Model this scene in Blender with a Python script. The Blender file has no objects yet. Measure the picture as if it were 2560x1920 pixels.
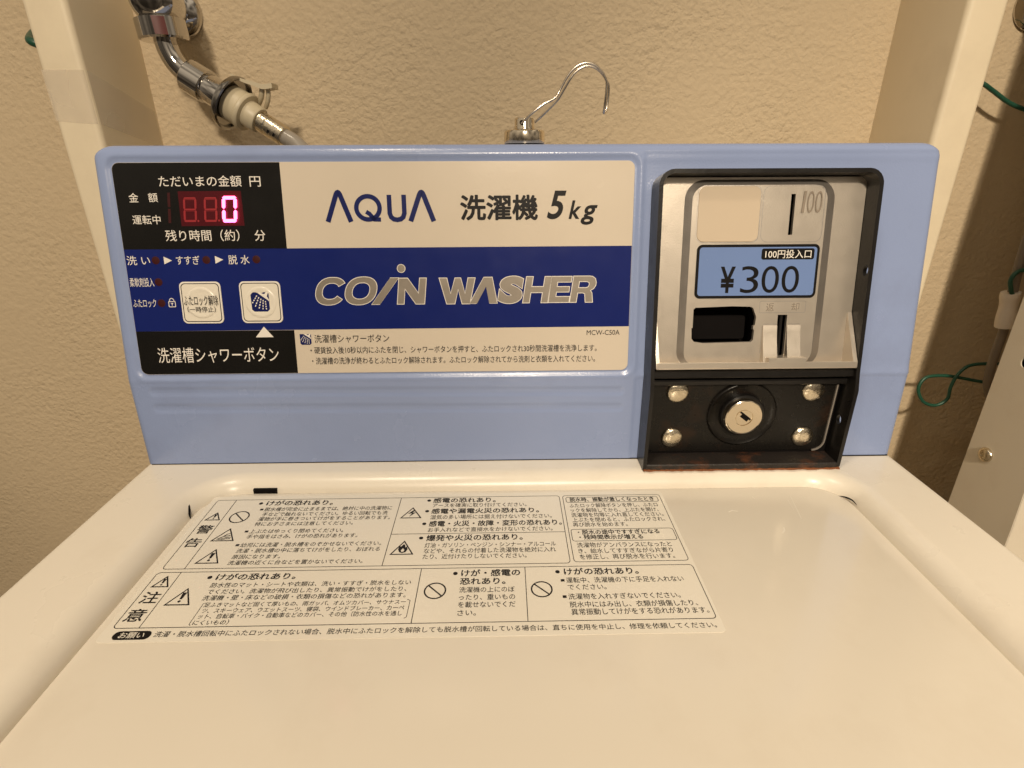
import bpy, math, random
from mathutils import Vector, Matrix
random.seed(7)

# ------------------------------------------------------------------ camera, world, lamps, exposure
scene = bpy.context.scene
COL = scene.collection
cam_data = bpy.data.cameras.new('camera')
cam = bpy.data.objects.new('camera', cam_data)
COL.objects.link(cam)
scene.camera = cam
CAM = Vector((-0.0131, -0.3370, 0.2013))
PITCH, ROLL, YAW = 0.3999, -0.0039, 0.0166
_f = Vector((math.sin(YAW) * math.cos(PITCH), math.cos(YAW) * math.cos(PITCH), -math.sin(PITCH)))
_r = Vector((math.cos(YAW), -math.sin(YAW), 0))
_u = _r.cross(_f)
_x = math.cos(ROLL) * _r + math.sin(ROLL) * _u
_y = -math.sin(ROLL) * _r + math.cos(ROLL) * _u
cam.matrix_world = Matrix(((_x.x, _y.x, -_f.x, CAM.x), (_x.y, _y.y, -_f.y, CAM.y), (_x.z, _y.z, -_f.z, CAM.z), (0, 0, 0, 1)))
cam_data.sensor_width = 36.0
cam_data.lens = 1367.09 / 2560 * 36.0
cam_data.clip_start = 0.01
cam_data.clip_end = 50

world = bpy.data.worlds.new('World')
scene.world = world
world.use_nodes = True
bg = world.node_tree.nodes['Background']
# dim warm room light: paler overhead, brown towards the floor, uneven
_wn = world.node_tree.nodes
_wl = world.node_tree.links
_tc = _wn.new('ShaderNodeTexCoord')
_sx = _wn.new('ShaderNodeSeparateXYZ')
_wl.new(_tc.outputs['Generated'], _sx.inputs[0])
_cr = _wn.new('ShaderNodeValToRGB')
_cr.color_ramp.elements[0].position = 0.46
_cr.color_ramp.elements[0].color = (0.15, 0.115, 0.08, 1)
_cr.color_ramp.elements[1].position = 0.85
_cr.color_ramp.elements[1].color = (1.0, 0.84, 0.64, 1)
_mm = _wn.new('ShaderNodeMapRange')
_mm.inputs['From Min'].default_value = -1
_wl.new(_sx.outputs['Z'], _mm.inputs['Value'])
_wl.new(_mm.outputs['Result'], _cr.inputs['Fac'])
_no = _wn.new('ShaderNodeTexNoise')
_no.inputs['Scale'].default_value = 2.6
_no.inputs['Detail'].default_value = 2
_wl.new(_tc.outputs['Generated'], _no.inputs['Vector'])
_m2 = _wn.new('ShaderNodeMapRange')
_m2.inputs['From Min'].default_value = 0.38
_m2.inputs['From Max'].default_value = 0.62
_m2.inputs['To Min'].default_value = 0.35
_m2.inputs['To Max'].default_value = 1.6
_wl.new(_no.outputs['Fac'], _m2.inputs['Value'])
_mu = _wn.new('ShaderNodeVectorMath')
_mu.operation = 'SCALE'
_wl.new(_cr.outputs['Color'], _mu.inputs[0])
_wl.new(_m2.outputs['Result'], _mu.inputs['Scale'])
_wl.new(_mu.outputs[0], bg.inputs[0])
bg.inputs[1].default_value = 0.43


def lamp(name, loc, target, size, watts, col=(1.0, 0.84, 0.64), spread=180):
    d = bpy.data.lights.new(name, 'AREA')
    d.shape = 'RECTANGLE'
    d.size, d.size_y = size
    d.energy = watts
    d.color = col
    d.spread = math.radians(spread)
    o = bpy.data.objects.new(name, d)
    COL.objects.link(o)
    o.location = loc
    o.rotation_euler = (Vector(target) - Vector(loc)).to_track_quat('-Z', 'Y').to_euler()
    return o




def added_side_spot(name, loc, target, angle, watts, radius=0.06, col=(1.0, 0.84, 0.64)):
    d = bpy.data.lights.new(name, 'SPOT')
    d.spot_size = math.radians(angle)
    d.spot_blend = 1.0
    d.shadow_soft_size = radius
    d.energy = watts
    d.color = col
    o = bpy.data.objects.new(name, d)
    COL.objects.link(o)
    o.location = loc
    o.rotation_euler = (Vector(target) - Vector(loc)).to_track_quat('-Z', 'Y').to_euler()
    return o


lamp('ceiling_lamp', (-0.30, -0.38, 1.30), (-0.16, -0.40, 0.0), (0.12, 0.12), 1.70, spread=80)
lamp('ceiling_lamp', (0.02, -2.50, 1.65), (0, 0.0, 0.1), (0.24, 0.24), 34.0)
added_side_spot('added_side_spot', (0.10, -2.30, 1.60), (0.37, -0.03, 0.13), 21, 165.0)  # added spot: brightens the right side so the centre stays darker
added_side_spot('added_side_spot', (-0.10, -2.30, 1.60), (-0.40, 0.10, 0.20), 16, 64.0)  # added counterpart, brightens the left side

vs = scene.view_settings
vs.view_transform = 'Standard'
vs.look = 'None'
vs.exposure = 0.0
vs.gamma = 1.0
vs.use_curve_mapping = False
scene.cycles.use_denoising = True
scene.cycles.max_bounces = 8


# ------------------------------------------------------------------ materials
def rgb(r, g, b):
    f = lambda c: (c / 255 / 12.92) if c / 255 <= 0.04045 else ((c / 255 + 0.055) / 1.055) ** 2.4
    return (f(r), f(g), f(b))


def mat(name, col, rough=0.5, metal=0.0, var=0.04, vscale=30.0, rvar=0.08, bump=0.0, bscale=200.0, coat=0.0,
        emit=None, estr=0.0, spec=0.5, dirt=None, dirt_amt=0.0, dirt_scale=18.0, detail=4.0, specks=0.0, speck_col=(0.12, 0.09, 0.06), speck_scale=60.0):
    """Principled material with uneven colour, uneven gloss, fine relief and optional stains."""
    m = bpy.data.materials.new(name)
    m.use_nodes = True
    nt = m.node_tree
    N, L = nt.nodes, nt.links
    p = N['Principled BSDF']
    tc = N.new('ShaderNodeTexCoord')
    no = N.new('ShaderNodeTexNoise')
    no.inputs['Scale'].default_value = vscale
    no.inputs['Detail'].default_value = detail
    L.new(tc.outputs['Object'], no.inputs['Vector'])
    mx = N.new('ShaderNodeMix')
    mx.data_type = 'RGBA'
    lo = [max(0.0, c * (1 - var)) for c in col]
    hi = [min(1.0, c * (1 + var)) for c in col]
    mx.inputs['A'].default_value = (*lo, 1)
    mx.inputs['B'].default_value = (*hi, 1)
    L.new(no.outputs['Fac'], mx.inputs['Factor'])
    out = mx.outputs['Result']
    if dirt:
        n2 = N.new('ShaderNodeTexNoise')
        n2.inputs['Scale'].default_value = dirt_scale
        n2.inputs['Detail'].default_value = 8
        n2.inputs['Roughness'].default_value = 0.65
        L.new(tc.outputs['Object'], n2.inputs['Vector'])
        rp = N.new('ShaderNodeMapRange')
        rp.inputs['From Min'].default_value = 0.52
        rp.inputs['From Max'].default_value = 0.75
        rp.inputs['To Max'].default_value = dirt_amt
        L.new(n2.outputs['Fac'], rp.inputs['Value'])
        m2 = N.new('ShaderNodeMix')
        m2.data_type = 'RGBA'
        L.new(rp.outputs['Result'], m2.inputs['Factor'])
        L.new(out, m2.inputs['A'])
        m2.inputs['B'].default_value = (*dirt, 1)
        out = m2.outputs['Result']
    if specks:
        vo = N.new('ShaderNodeTexVoronoi')
        vo.inputs['Scale'].default_value = speck_scale
        L.new(tc.outputs['Object'], vo.inputs['Vector'])
        sx = N.new('ShaderNodeSeparateXYZ')
        L.new(vo.outputs['Color'], sx.inputs[0])
        g1 = N.new('ShaderNodeMath')
        g1.operation = 'GREATER_THAN'
        g1.inputs[1].default_value = 1 - specks
        L.new(sx.outputs['X'], g1.inputs[0])
        rd = N.new('ShaderNodeMath')
        rd.operation = 'MULTIPLY'
        rd.inputs[1].default_value = 0.085
        L.new(sx.outputs['Y'], rd.inputs[0])
        g2 = N.new('ShaderNodeMath')
        g2.operation = 'LESS_THAN'
        L.new(vo.outputs['Distance'], g2.inputs[0])
        L.new(rd.outputs[0], g2.inputs[1])
        g3 = N.new('ShaderNodeMath')
        g3.operation = 'MULTIPLY'
        L.new(g1.outputs[0], g3.inputs[0])
        L.new(g2.outputs[0], g3.inputs[1])
        g4 = N.new('ShaderNodeMath')
        g4.operation = 'MULTIPLY'
        g4.inputs[1].default_value = 0.7
        L.new(g3.outputs[0], g4.inputs[0])
        ms = N.new('ShaderNodeMix')
        ms.data_type = 'RGBA'
        L.new(g4.outputs[0], ms.inputs['Factor'])
        L.new(out, ms.inputs['A'])
        ms.inputs['B'].default_value = (*speck_col, 1)
        out = ms.outputs['Result']
    L.new(out, p.inputs['Base Color'])
    mr = N.new('ShaderNodeMapRange')
    mr.inputs['To Min'].default_value = max(0.02, rough - rvar)
    mr.inputs['To Max'].default_value = min(1.0, rough + rvar)
    n3 = N.new('ShaderNodeTexNoise')
    n3.inputs['Scale'].default_value = vscale * 2.3
    n3.inputs['Detail'].default_value = 6
    L.new(tc.outputs['Object'], n3.inputs['Vector'])
    L.new(n3.outputs['Fac'], mr.inputs['Value'])
    L.new(mr.outputs['Result'], p.inputs['Roughness'])
    p.inputs['Metallic'].default_value = metal
    p.inputs['Specular IOR Level'].default_value = spec
    p.inputs['Coat Weight'].default_value = coat
    p.inputs['Coat Roughness'].default_value = 0.08
    if bump:
        nb = N.new('ShaderNodeTexNoise')
        nb.inputs['Scale'].default_value = bscale
        nb.inputs['Detail'].default_value = 3
        L.new(tc.outputs['Object'], nb.inputs['Vector'])
        b = N.new('ShaderNodeBump')
        b.inputs['Strength'].default_value = bump
        b.inputs['Distance'].default_value = 0.001
        L.new(nb.outputs['Fac'], b.inputs['Height'])
        L.new(b.outputs['Normal'], p.inputs['Normal'])
    if emit:
        p.inputs['Emission Color'].default_value = (*emit, 1)
        p.inputs['Emission Strength'].default_value = estr
    return m


M = {}
M['enamel'] = mat('white_enamel', (0.77, 0.715, 0.615), 0.29, var=0.025, vscale=9, rvar=0.08, bump=0.04, bscale=260, dirt=(0.50, 0.41, 0.30), dirt_amt=0.16, dirt_scale=26, specks=0.10, speck_scale=42)
M['lidm'] = mat('white_lid_plastic', (0.755, 0.70, 0.60), 0.17, var=0.03, vscale=7, rvar=0.10, bump=0.10, bscale=30, dirt=(0.58, 0.49, 0.37), dirt_amt=0.20, dirt_scale=13, specks=0.06, speck_scale=38)
M['blue'] = mat('periwinkle_plastic', (0.255, 0.325, 0.54), 0.24, var=0.05, vscale=14, rvar=0.14, bump=0.10, bscale=900, dirt=(0.14, 0.15, 0.23), dirt_amt=0.26, dirt_scale=9, specks=0.05, speck_scale=70)
M['cream'] = mat('cream_label_film', (0.62, 0.55, 0.455), 0.24, spec=0.28, var=0.02, vscale=20, bump=0.03, bscale=500)
M['black'] = mat('black_label_film', (0.008, 0.0075, 0.007), 0.2, var=0.1, spec=0.35, bump=0.02, bscale=500)
M['navy'] = mat('blue_label_film', (0.008, 0.017, 0.135), 0.2, var=0.06, spec=0.35, bump=0.02, bscale=500)
M['ink_white'] = mat('white_ink', (0.78, 0.74, 0.68), 0.5)
M['ink_black'] = mat('black_ink', (0.008, 0.007, 0.007), 0.4, spec=0.15)
M['ink_navy'] = mat('navy_ink', (0.009, 0.015, 0.10), 0.35, spec=0.15)
M['ink_dark'] = mat('sticker_ink', (0.014, 0.012, 0.012), 0.45, var=0.3, vscale=90, spec=0.2)
M['silver_ink'] = mat('silver_ink', (0.30, 0.265, 0.225), 0.35, metal=0.5, var=0.08, vscale=60)
M['sticker'] = mat('sticker_film', (0.755, 0.71, 0.615), 0.24, var=0.02, vscale=16, bump=0.03, bscale=300)
M['led'] = mat('unlit_led', (0.045, 0.008, 0.009), 0.35, spec=0.3)
M['window'] = mat('red_display_window', (0.070, 0.006, 0.010), 0.25, spec=0.3)
M['segoff'] = mat('unlit_segment', (0.30, 0.024, 0.03), 0.4, spec=0.3)
M['segon'] = mat('lit_segment', (1.0, 0.3, 0.45), 0.4, emit=(1.0, 0.085, 0.28), estr=6.0)
M['steel_black'] = mat('black_painted_steel', (0.009, 0.008, 0.0075), 0.32, spec=0.4, var=0.3, vscale=40, rvar=0.12, bump=0.08, bscale=500)
M['plate_black'] = mat('black_lock_plate', (0.008, 0.007, 0.006), 0.28, spec=0.25, var=0.3, vscale=40, rvar=0.10, bump=0.06, bscale=500, dirt=(0.10, 0.04, 0.015), dirt_amt=0.25, dirt_scale=30)
M['rust'] = mat('rusty_black_steel', (0.016, 0.012, 0.010), 0.55, var=0.3, vscale=60, bump=0.5, bscale=700, dirt=(0.17, 0.055, 0.018), dirt_amt=0.85, dirt_scale=55)
M['rustedge'] = mat('rust_crust', (0.20, 0.065, 0.018), 0.8, var=0.5, vscale=120, bump=0.9, bscale=900)
M['hole'] = mat('dark_inside', (0.006, 0.005, 0.005), 0.85, spec=0.1)
M['cast'] = mat('satin_cast_metal', (0.71, 0.645, 0.56), 0.33, metal=0.80, var=0.04, vscale=60, rvar=0.05, bump=0.10, bscale=1500)
M['castdark'] = mat('brushed_cast_bevel', (0.56, 0.52, 0.48), 0.34, metal=0.85, var=0.1, vscale=90, bump=0.15, bscale=1400)
M['etch'] = mat('dark_embossed_lettering', (0.27, 0.225, 0.18), 0.5, metal=0.3)  # darker than the casting, sets the lettering off
M['scuff'] = mat('pale_scuff', (0.775, 0.725, 0.635), 0.35, var=0.05)
M['castfloor'] = mat('tray_floor_dark_reflection', (0.46, 0.42, 0.37), 0.2, metal=1.0, var=0.15, vscale=50, rvar=0.1)  # darkened metal, its colour stands in for dark reflections in the trough
M['lightblue'] = mat('light_blue_label', (0.15, 0.235, 0.48), 0.25, var=0.03)
M['beige'] = mat('beige_sticker', (0.54, 0.45, 0.34), 0.42, var=0.03, vscale=40)
M['chrome'] = mat('chrome', (0.60, 0.57, 0.53), 0.055, metal=1.0, var=0.03, rvar=0.04, bump=0.02, bscale=300)
M['chrome_dark'] = mat('dull_dark_chrome', (0.34, 0.32, 0.29), 0.12, metal=1.0, var=0.05, rvar=0.05)
M['zinc'] = mat('zinc_bolt', (0.72, 0.64, 0.50), 0.24, metal=1.0, var=0.18, vscale=260, rvar=0.10, bump=0.35, bscale=400)
M['nickel'] = mat('nickel', (0.78, 0.69, 0.55), 0.14, metal=1.0, var=0.03, rvar=0.05)
M['wire'] = mat('hook_wire_metal', (0.62, 0.56, 0.48), 0.24, metal=1.0)
M['edge'] = mat('bare_metal_edge', (0.42, 0.38, 0.34), 0.45, metal=0.6)
M['post'] = mat('cream_painted_post', (0.80, 0.70, 0.52), 0.45, var=0.03, vscale=12, bump=0.06, bscale=260, dirt=(0.52, 0.43, 0.31), dirt_amt=0.22, dirt_scale=16)
M['plastic'] = mat('ivory_plastic', (0.58, 0.505, 0.355), 0.42, var=0.03, bump=0.03)
M['hose'] = mat('grey_translucent_hose', (0.30, 0.27, 0.23), 0.25, var=0.05, spec=0.6)
M['green'] = mat('green_wire_sheath', (0.012, 0.075, 0.045), 0.42, var=0.12)
M['cable'] = mat('grey_cable_sheath', (0.20, 0.165, 0.13), 0.5, var=0.08)
M['white_sleeve'] = mat('white_tape_sleeve', (0.74, 0.66, 0.56), 0.5, var=0.06, vscale=80, bump=0.3, bscale=300)
M['appliance'] = mat('white_appliance_steel', (0.74, 0.67, 0.55), 0.36, var=0.02, vscale=12, bump=0.05, bscale=400, dirt=(0.42, 0.26, 0.12), dirt_amt=0.10, dirt_scale=34)
M['redtag'] = mat('red_brown_band', (0.12, 0.035, 0.032), 0.35)
M['floor'] = mat('grey_floor', (0.30, 0.26, 0.21), 0.6, var=0.1)


def wall_material():
    m = bpy.data.materials.new('rough_plaster_wallpaper')
    m.use_nodes = True
    nt = m.node_tree
    N, L = nt.nodes, nt.links
    p = N['Principled BSDF']
    p.inputs['Roughness'].default_value = 0.8
    p.inputs['Specular IOR Level'].default_value = 0.25
    tc = N.new('ShaderNodeTexCoord')
    mp = N.new('ShaderNodeMapping')
    mp.inputs['Scale'].default_value = (1.0, 1.0, 1.1)
    mp.inputs['Rotation'].default_value = (0, 0.35, 0)
    L.new(tc.outputs['Object'], mp.inputs['Vector'])
    n1 = N.new('ShaderNodeTexNoise')
    n1.inputs['Scale'].default_value = 200
    n1.inputs['Detail'].default_value = 3
    n1.inputs['Roughness'].default_value = 0.55
    n1.inputs['Distortion'].default_value = 0.15
    L.new(mp.outputs['Vector'], n1.inputs['Vector'])
    n2 = N.new('ShaderNodeTexNoise')
    n2.inputs['Scale'].default_value = 75
    n2.inputs['Detail'].default_value = 4
    L.new(mp.outputs['Vector'], n2.inputs['Vector'])
    ad = N.new('ShaderNodeMath')
    ad.operation = 'MULTIPLY_ADD'
    ad.inputs[1].default_value = 0.6
    L.new(n2.outputs['Fac'], ad.inputs[0])
    L.new(n1.outputs['Fac'], ad.inputs[2])
    b = N.new('ShaderNodeBump')
    b.inputs['Strength'].default_value = 0.85
    b.inputs['Distance'].default_value = 0.0022
    L.new(ad.outputs[0], b.inputs['Height'])
    n4 = N.new('ShaderNodeTexNoise')
    n4.inputs['Scale'].default_value = 9
    n4.inputs['Detail'].default_value = 3
    L.new(tc.outputs['Object'], n4.inputs['Vector'])
    mr = N.new('ShaderNodeMapRange')
    mr.inputs['From Min'].default_value = 0.35
    mr.inputs['From Max'].default_value = 0.65
    mr.inputs['To Min'].default_value = 0.45
    mr.inputs['To Max'].default_value = 1.0
    L.new(n4.outputs['Fac'], mr.inputs['Value'])
    L.new(mr.outputs['Result'], b.inputs['Strength'])
    L.new(b.outputs['Normal'], p.inputs['Normal'])
    n3 = N.new('ShaderNodeTexNoise')
    n3.inputs['Scale'].default_value = 5
    n3.inputs['Detail'].default_value = 6
    L.new(tc.outputs['Object'], n3.inputs['Vector'])
    mx = N.new('ShaderNodeMix')
    mx.data_type = 'RGBA'
    mx.inputs['A'].default_value = (0.55, 0.445, 0.30, 1)
    mx.inputs['B'].default_value = (0.645, 0.525, 0.36, 1)
    L.new(n3.outputs['Fac'], mx.inputs['Factor'])
    L.new(mx.outputs['Result'], p.inputs['Base Color'])
    return m


M['wall'] = wall_material()


def tape_material():
    m = bpy.data.materials.new('clear_film_tape')
    m.use_nodes = True
    nt = m.node_tree
    N, L = nt.nodes, nt.links
    p = N['Principled BSDF']
    p.inputs['Base Color'].default_value = (0.75, 0.68, 0.58, 1)
    p.inputs['Roughness'].default_value = 0.22
    nz = N.new('ShaderNodeTexNoise')
    nz.inputs['Scale'].default_value = 16
    tc = N.new('ShaderNodeTexCoord')
    L.new(tc.outputs['Object'], nz.inputs['Vector'])
    mr = N.new('ShaderNodeMapRange')
    mr.inputs['To Min'].default_value = 0.10
    mr.inputs['To Max'].default_value = 0.45
    L.new(nz.outputs['Fac'], mr.inputs['Value'])
    L.new(mr.outputs['Result'], p.inputs['Alpha'])
    wv = N.new('ShaderNodeTexWave')
    wv.inputs['Scale'].default_value = 12
    wv.inputs['Distortion'].default_value = 9
    L.new(tc.outputs['Object'], wv.inputs['Vector'])
    b = N.new('ShaderNodeBump')
    b.inputs['Strength'].default_value = 0.25
    b.inputs['Distance'].default_value = 0.002
    L.new(wv.outputs['Fac'], b.inputs['Height'])
    L.new(b.outputs['Normal'], p.inputs['Normal'])
    return m


M['tape'] = tape_material()

# ------------------------------------------------------------------ frames (all in mm, returned in metres)
YB, ZB, YT, ZT = 3.3, 61.9, 31.4, 206.3
_len = math.hypot(YT - YB, ZT - ZB)
TY, TZ = (YT - YB) / _len, (ZT - ZB) / _len      # up the sloping panel face
NY, NZ = -TZ, TY                                 # out of it, towards the viewer
ZL = -8.0                                        # lid surface
HALF = 265.0                                     # half width of the machine


def PAN(u, v, w):
    return (u * .001, (YB + TY * v + NY * w) * .001, (ZB + TZ * v + NZ * w) * .001)


def LOW(u, v, w):
    return (u * .001, -w * .001, v * .001)


def LID(u, v, w):
    return (u * .001, v * .001, (ZL + w) * .001)


def SIDE(y, z, x):
    return (x * .001, y * .001, z * .001)


def XYZ(x, y, z):
    return (x * .001, y * .001, z * .001)


# ------------------------------------------------------------------ object helpers
def link(o, parent=None):
    COL.objects.link(o)
    if parent:
        o.parent = parent
        o.matrix_parent_inverse = parent.matrix_basis.inverted()
    return o


def thing(name, loc, label, cat, group=None):
    o = bpy.data.objects.new(name, None)
    o.empty_display_size = 0.05
    o.location = loc
    COL.objects.link(o)
    tag(o, label, cat, group)
    return o


def tag(o, label, cat, group=None):
    o['label'] = label
    o['category'] = cat
    if group:
        o['group'] = group
    return o


def smooth(me, ang=0.6):
    for p in me.polygons:
        p.use_smooth = True
    try:
        me.set_sharp_from_angle(angle=ang)
    except Exception:
        pass


def obj(name, V, F, m, parent=None, sm=True, ang=0.6, label=None):
    me = bpy.data.meshes.new(name)
    me.from_pydata(V, [], F)
    me.validate()
    me.update()
    me.materials.append(m)
    if sm:
        smooth(me, ang)
    o = bpy.data.objects.new(name, me)
    if label:
        o['label'] = label
    return link(o, parent)


class MB:
    """collects pieces of one part"""

    def __init__(s):
        s.V, s.F = [], []

    def add(s, V, F):
        k = len(s.V)
        s.V += [tuple(v) for v in V]
        s.F += [tuple(i + k for i in f) for f in F]
        return s

    def build(s, name, m, parent=None, ang=0.6, label=None, sm=True):
        return obj(name, s.V, s.F, m, parent, sm, ang, label)


def rr(x0, y0, x1, y1, r, n=6):
    P = []
    for cx, cy, a in ((x1 - r, y1 - r, 0), (x0 + r, y1 - r, 90), (x0 + r, y0 + r, 180), (x1 - r, y0 + r, 270)):
        for i in range(n + 1):
            t = math.radians(a + 90 * i / n)
            P.append((cx + r * math.cos(t), cy + r * math.sin(t)))
    return P


def circle(cx, cy, rx, ry=None, n=32):
    ry = rx if ry is None else ry
    return [(cx + rx * math.cos(2 * math.pi * i / n), cy + ry * math.sin(2 * math.pi * i / n)) for i in range(n)]


def solid(fr, poly, w0, w1, ch=0.0):
    """prism of a convex-ish outline between two depths with a small chamfer on the w1 rim"""
    n = len(poly)
    cx = sum(p[0] for p in poly) / n
    cy = sum(p[1] for p in poly) / n
    rings = [(poly, w0)]
    if ch:
        ins = []
        for i, p in enumerate(poly):
            a, b = poly[i - 1], poly[(i + 1) % n]
            tx, ty = b[0] - a[0], b[1] - a[1]
            l = math.hypot(tx, ty) or 1
            nx, ny = -ty / l, tx / l
            if nx * (cx - p[0]) + ny * (cy - p[1]) < 0:
                nx, ny = -nx, -ny
            ins.append((p[0] + nx * ch, p[1] + ny * ch))
        s = 1 if w1 > w0 else -1
        rings += [(poly, w1 - s * ch), (ins, w1)]
    else:
        rings += [(poly, w1)]
    V, F = [], []
    for P, w in rings:
        V += [fr(p[0], p[1], w) for p in P]
    for k in range(len(rings) - 1):
        for i in range(n):
            j = (i + 1) % n
            F.append((k * n + i, k * n + j, (k + 1) * n + j, (k + 1) * n + i))
    F.append(tuple(range((len(rings) - 1) * n, len(rings) * n)))
    F.append(tuple(reversed(range(n))))
    return V, F


def box(fr, u0, u1, v0, v1, w0, w1, ch=0.0):
    return solid(fr, [(u0, v0), (u1, v0), (u1, v1), (u0, v1)], w0, w1, ch)


def lathe(prof, fr, cu, cv, n=40):
    """profile of (radius, depth) turned about the w axis of a frame"""
    V, F = [], []
    for r, w in prof:
        for i in range(n):
            a = 2 * math.pi * i / n
            V.append(fr(cu + r * math.cos(a), cv + r * math.sin(a), w))
    for k in range(len(prof) - 1):
        for i in range(n):
            j = (i + 1) % n
            F.append((k * n + i, k * n + j, (k + 1) * n + j, (k + 1) * n + i))
    F.append(tuple(range((len(prof) - 1) * n, len(prof) * n)))
    F.append(tuple(reversed(range(n))))
    return V, F


TS = 0.946      # size of the tap and hose fittings


def axis_lathe(prof, o, d, n=32):
    """profile of (radius, distance) about a free axis, mm"""
    prof = [(r * TS, w * TS) for r, w in prof]
    o, d = Vector(o), Vector(d).normalized()
    a = d.cross(Vector((0, 0, 1)))
    if a.length < 0.01:
        a = Vector((1, 0, 0))
    a.normalize()
    b = d.cross(a)

    def fr(u, v, w):
        return tuple((o + a * u + b * v + d * w) * .001)
    return lathe(prof, fr, 0, 0, n)


def catmull(P, k=8):
    P = [Vector(p) for p in P]
    Q = [P[0] * 2 - P[1]] + P + [P[-1] * 2 - P[-2]]
    out = []
    for i in range(1, len(Q) - 2):
        for j in range(k):
            t = j / k
            a, b, c, d = Q[i - 1], Q[i], Q[i + 1], Q[i + 2]
            out.append(0.5 * ((2 * b) + (c - a) * t + (2 * a - 5 * b + 4 * c - d) * t * t + (3 * b - a - 3 * c + d) * t ** 3))
    out.append(P[-1])
    return out


def tube(P, r, n=12, k=8, smooth_path=True):
    """tube along points in mm"""
    P = catmull(P, k) if smooth_path else [Vector(p) for p in P]
    V, F = [], []
    up = None
    for i, p in enumerate(P):
        d = (P[min(i + 1, len(P) - 1)] - P[max(i - 1, 0)]).normalized()
        if up is None:
            up = d.cross(Vector((0.3, 1, 0.2))).normalized()
        up = (up - d * up.dot(d)).normalized()
        b = d.cross(up)
        R = r(i / (len(P) - 1)) if callable(r) else r
        for j in range(n):
            a = 2 * math.pi * j / n
            V.append(tuple((p + (up * math.cos(a) + b * math.sin(a)) * R) * .001))
    for i in range(len(P) - 1):
        for j in range(n):
            k2 = (j + 1) % n
            F.append((i * n + j, i * n + k2, (i + 1) * n + k2, (i + 1) * n + j))
    F.append(tuple(reversed(range(n))))
    F.append(tuple(range((len(P) - 1) * n, len(P) * n)))
    return V, F


def sheet(fr, loops, w):
    """flat filled outlines (inner loops are holes) as one printed sheet"""
    cu = bpy.data.curves.new('t', 'CURVE')
    cu.dimensions = '2D'
    cu.fill_mode = 'BOTH'
    for lp in loops:
        s = cu.splines.new('POLY')
        s.points.add(len(lp) - 1)
        for q, p in zip(s.points, lp):
            q.co = (p[0], p[1], 0, 1)
        s.use_cyclic_u = True
    return curve_faces(cu, lambda x, y: fr(x, y, w))


def slab(fr, loops, w0, w1):
    """plate with holes and thickness"""
    V, F = sheet(fr, loops, w1)
    for lp in loops:
        k, n = len(V), len(lp)
        V += [fr(p[0], p[1], w0) for p in lp] + [fr(p[0], p[1], w1) for p in lp]
        F += [(k + i, k + (i + 1) % n, k + n + (i + 1) % n, k + n + i) for i in range(n)]
    k = len(V)
    V2, F2 = sheet(fr, loops, w0)
    V += V2
    F += [tuple(i + k for i in f) for f in F2]
    return V, F


def curve_faces(cu, fn):
    o = bpy.data.objects.new('t', cu)
    COL.objects.link(o)
    dg = bpy.context.evaluated_depsgraph_get()
    me = bpy.data.meshes.new_from_object(o.evaluated_get(dg))
    V = [fn(v.co.x, v.co.y) for v in me.vertices]
    F = [tuple(p.vertices) for p in me.polygons]
    bpy.data.meshes.remove(me)
    bpy.data.objects.remove(o)
    bpy.data.curves.remove(cu)
    return V, F


def text_raw(s, shear=0.0, res=2, offset=0.0):
    cu = bpy.data.curves.new('t', 'FONT')
    cu.body = s
    cu.size = 1.0
    cu.offset = offset
    cu.shear = shear
    cu.resolution_u = res
    return curve_faces(cu, lambda x, y: (x, y, 0))


def embolden(V, F, bold, fr_fn):
    # heavier strokes: the same outline laid down a few times, each a hair higher and to one side
    if bold <= 0:
        return [fr_fn(x, y, 0) for x, y, _ in V], F
    n = 8 if bold > 0.02 else 4
    VV, FF = [], []
    for k in range(n):
        a = 2 * math.pi * (k + .5) / n
        q = len(VV)
        VV += [fr_fn(x + bold * math.cos(a), y + bold * math.sin(a), 0.006 * k) for x, y, _ in V]
        FF += [tuple(i + q for i in f) for f in F]
    return VV, FF


def text_box(fr, s, u0, u1, v0, v1, w, bold=0.0, shear=0.0, res=3, offset=0.0):
    """lettering fitted exactly to a box; bold in em"""
    V, F = text_raw(s, shear, res, offset)
    if not V:
        return [], []
    xa, xb = min(p[0] for p in V) - bold, max(p[0] for p in V) + bold
    ya, yb = min(p[1] for p in V) - bold, max(p[1] for p in V) + bold
    return embolden(V, F, bold, lambda x, y, e: fr(u0 + (x - xa) / (xb - xa) * (u1 - u0), v0 + (y - ya) / (yb - ya) * (v1 - v0), w + e))


def text_line(fr, s, u0, u1, vm, h, w, bold=0.0, res=2):
    """lettering fitted in width, with its character size given"""
    V, F = text_raw(s, 0, res)
    if not V:
        return [], []
    xa, xb = min(p[0] for p in V), max(p[0] for p in V)
    sy = h / 0.90
    return embolden(V, F, bold, lambda x, y, e: fr(u0 + (x - xa) / (xb - xa) * (u1 - u0), vm + (y - 0.37) * sy, w + e))


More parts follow.
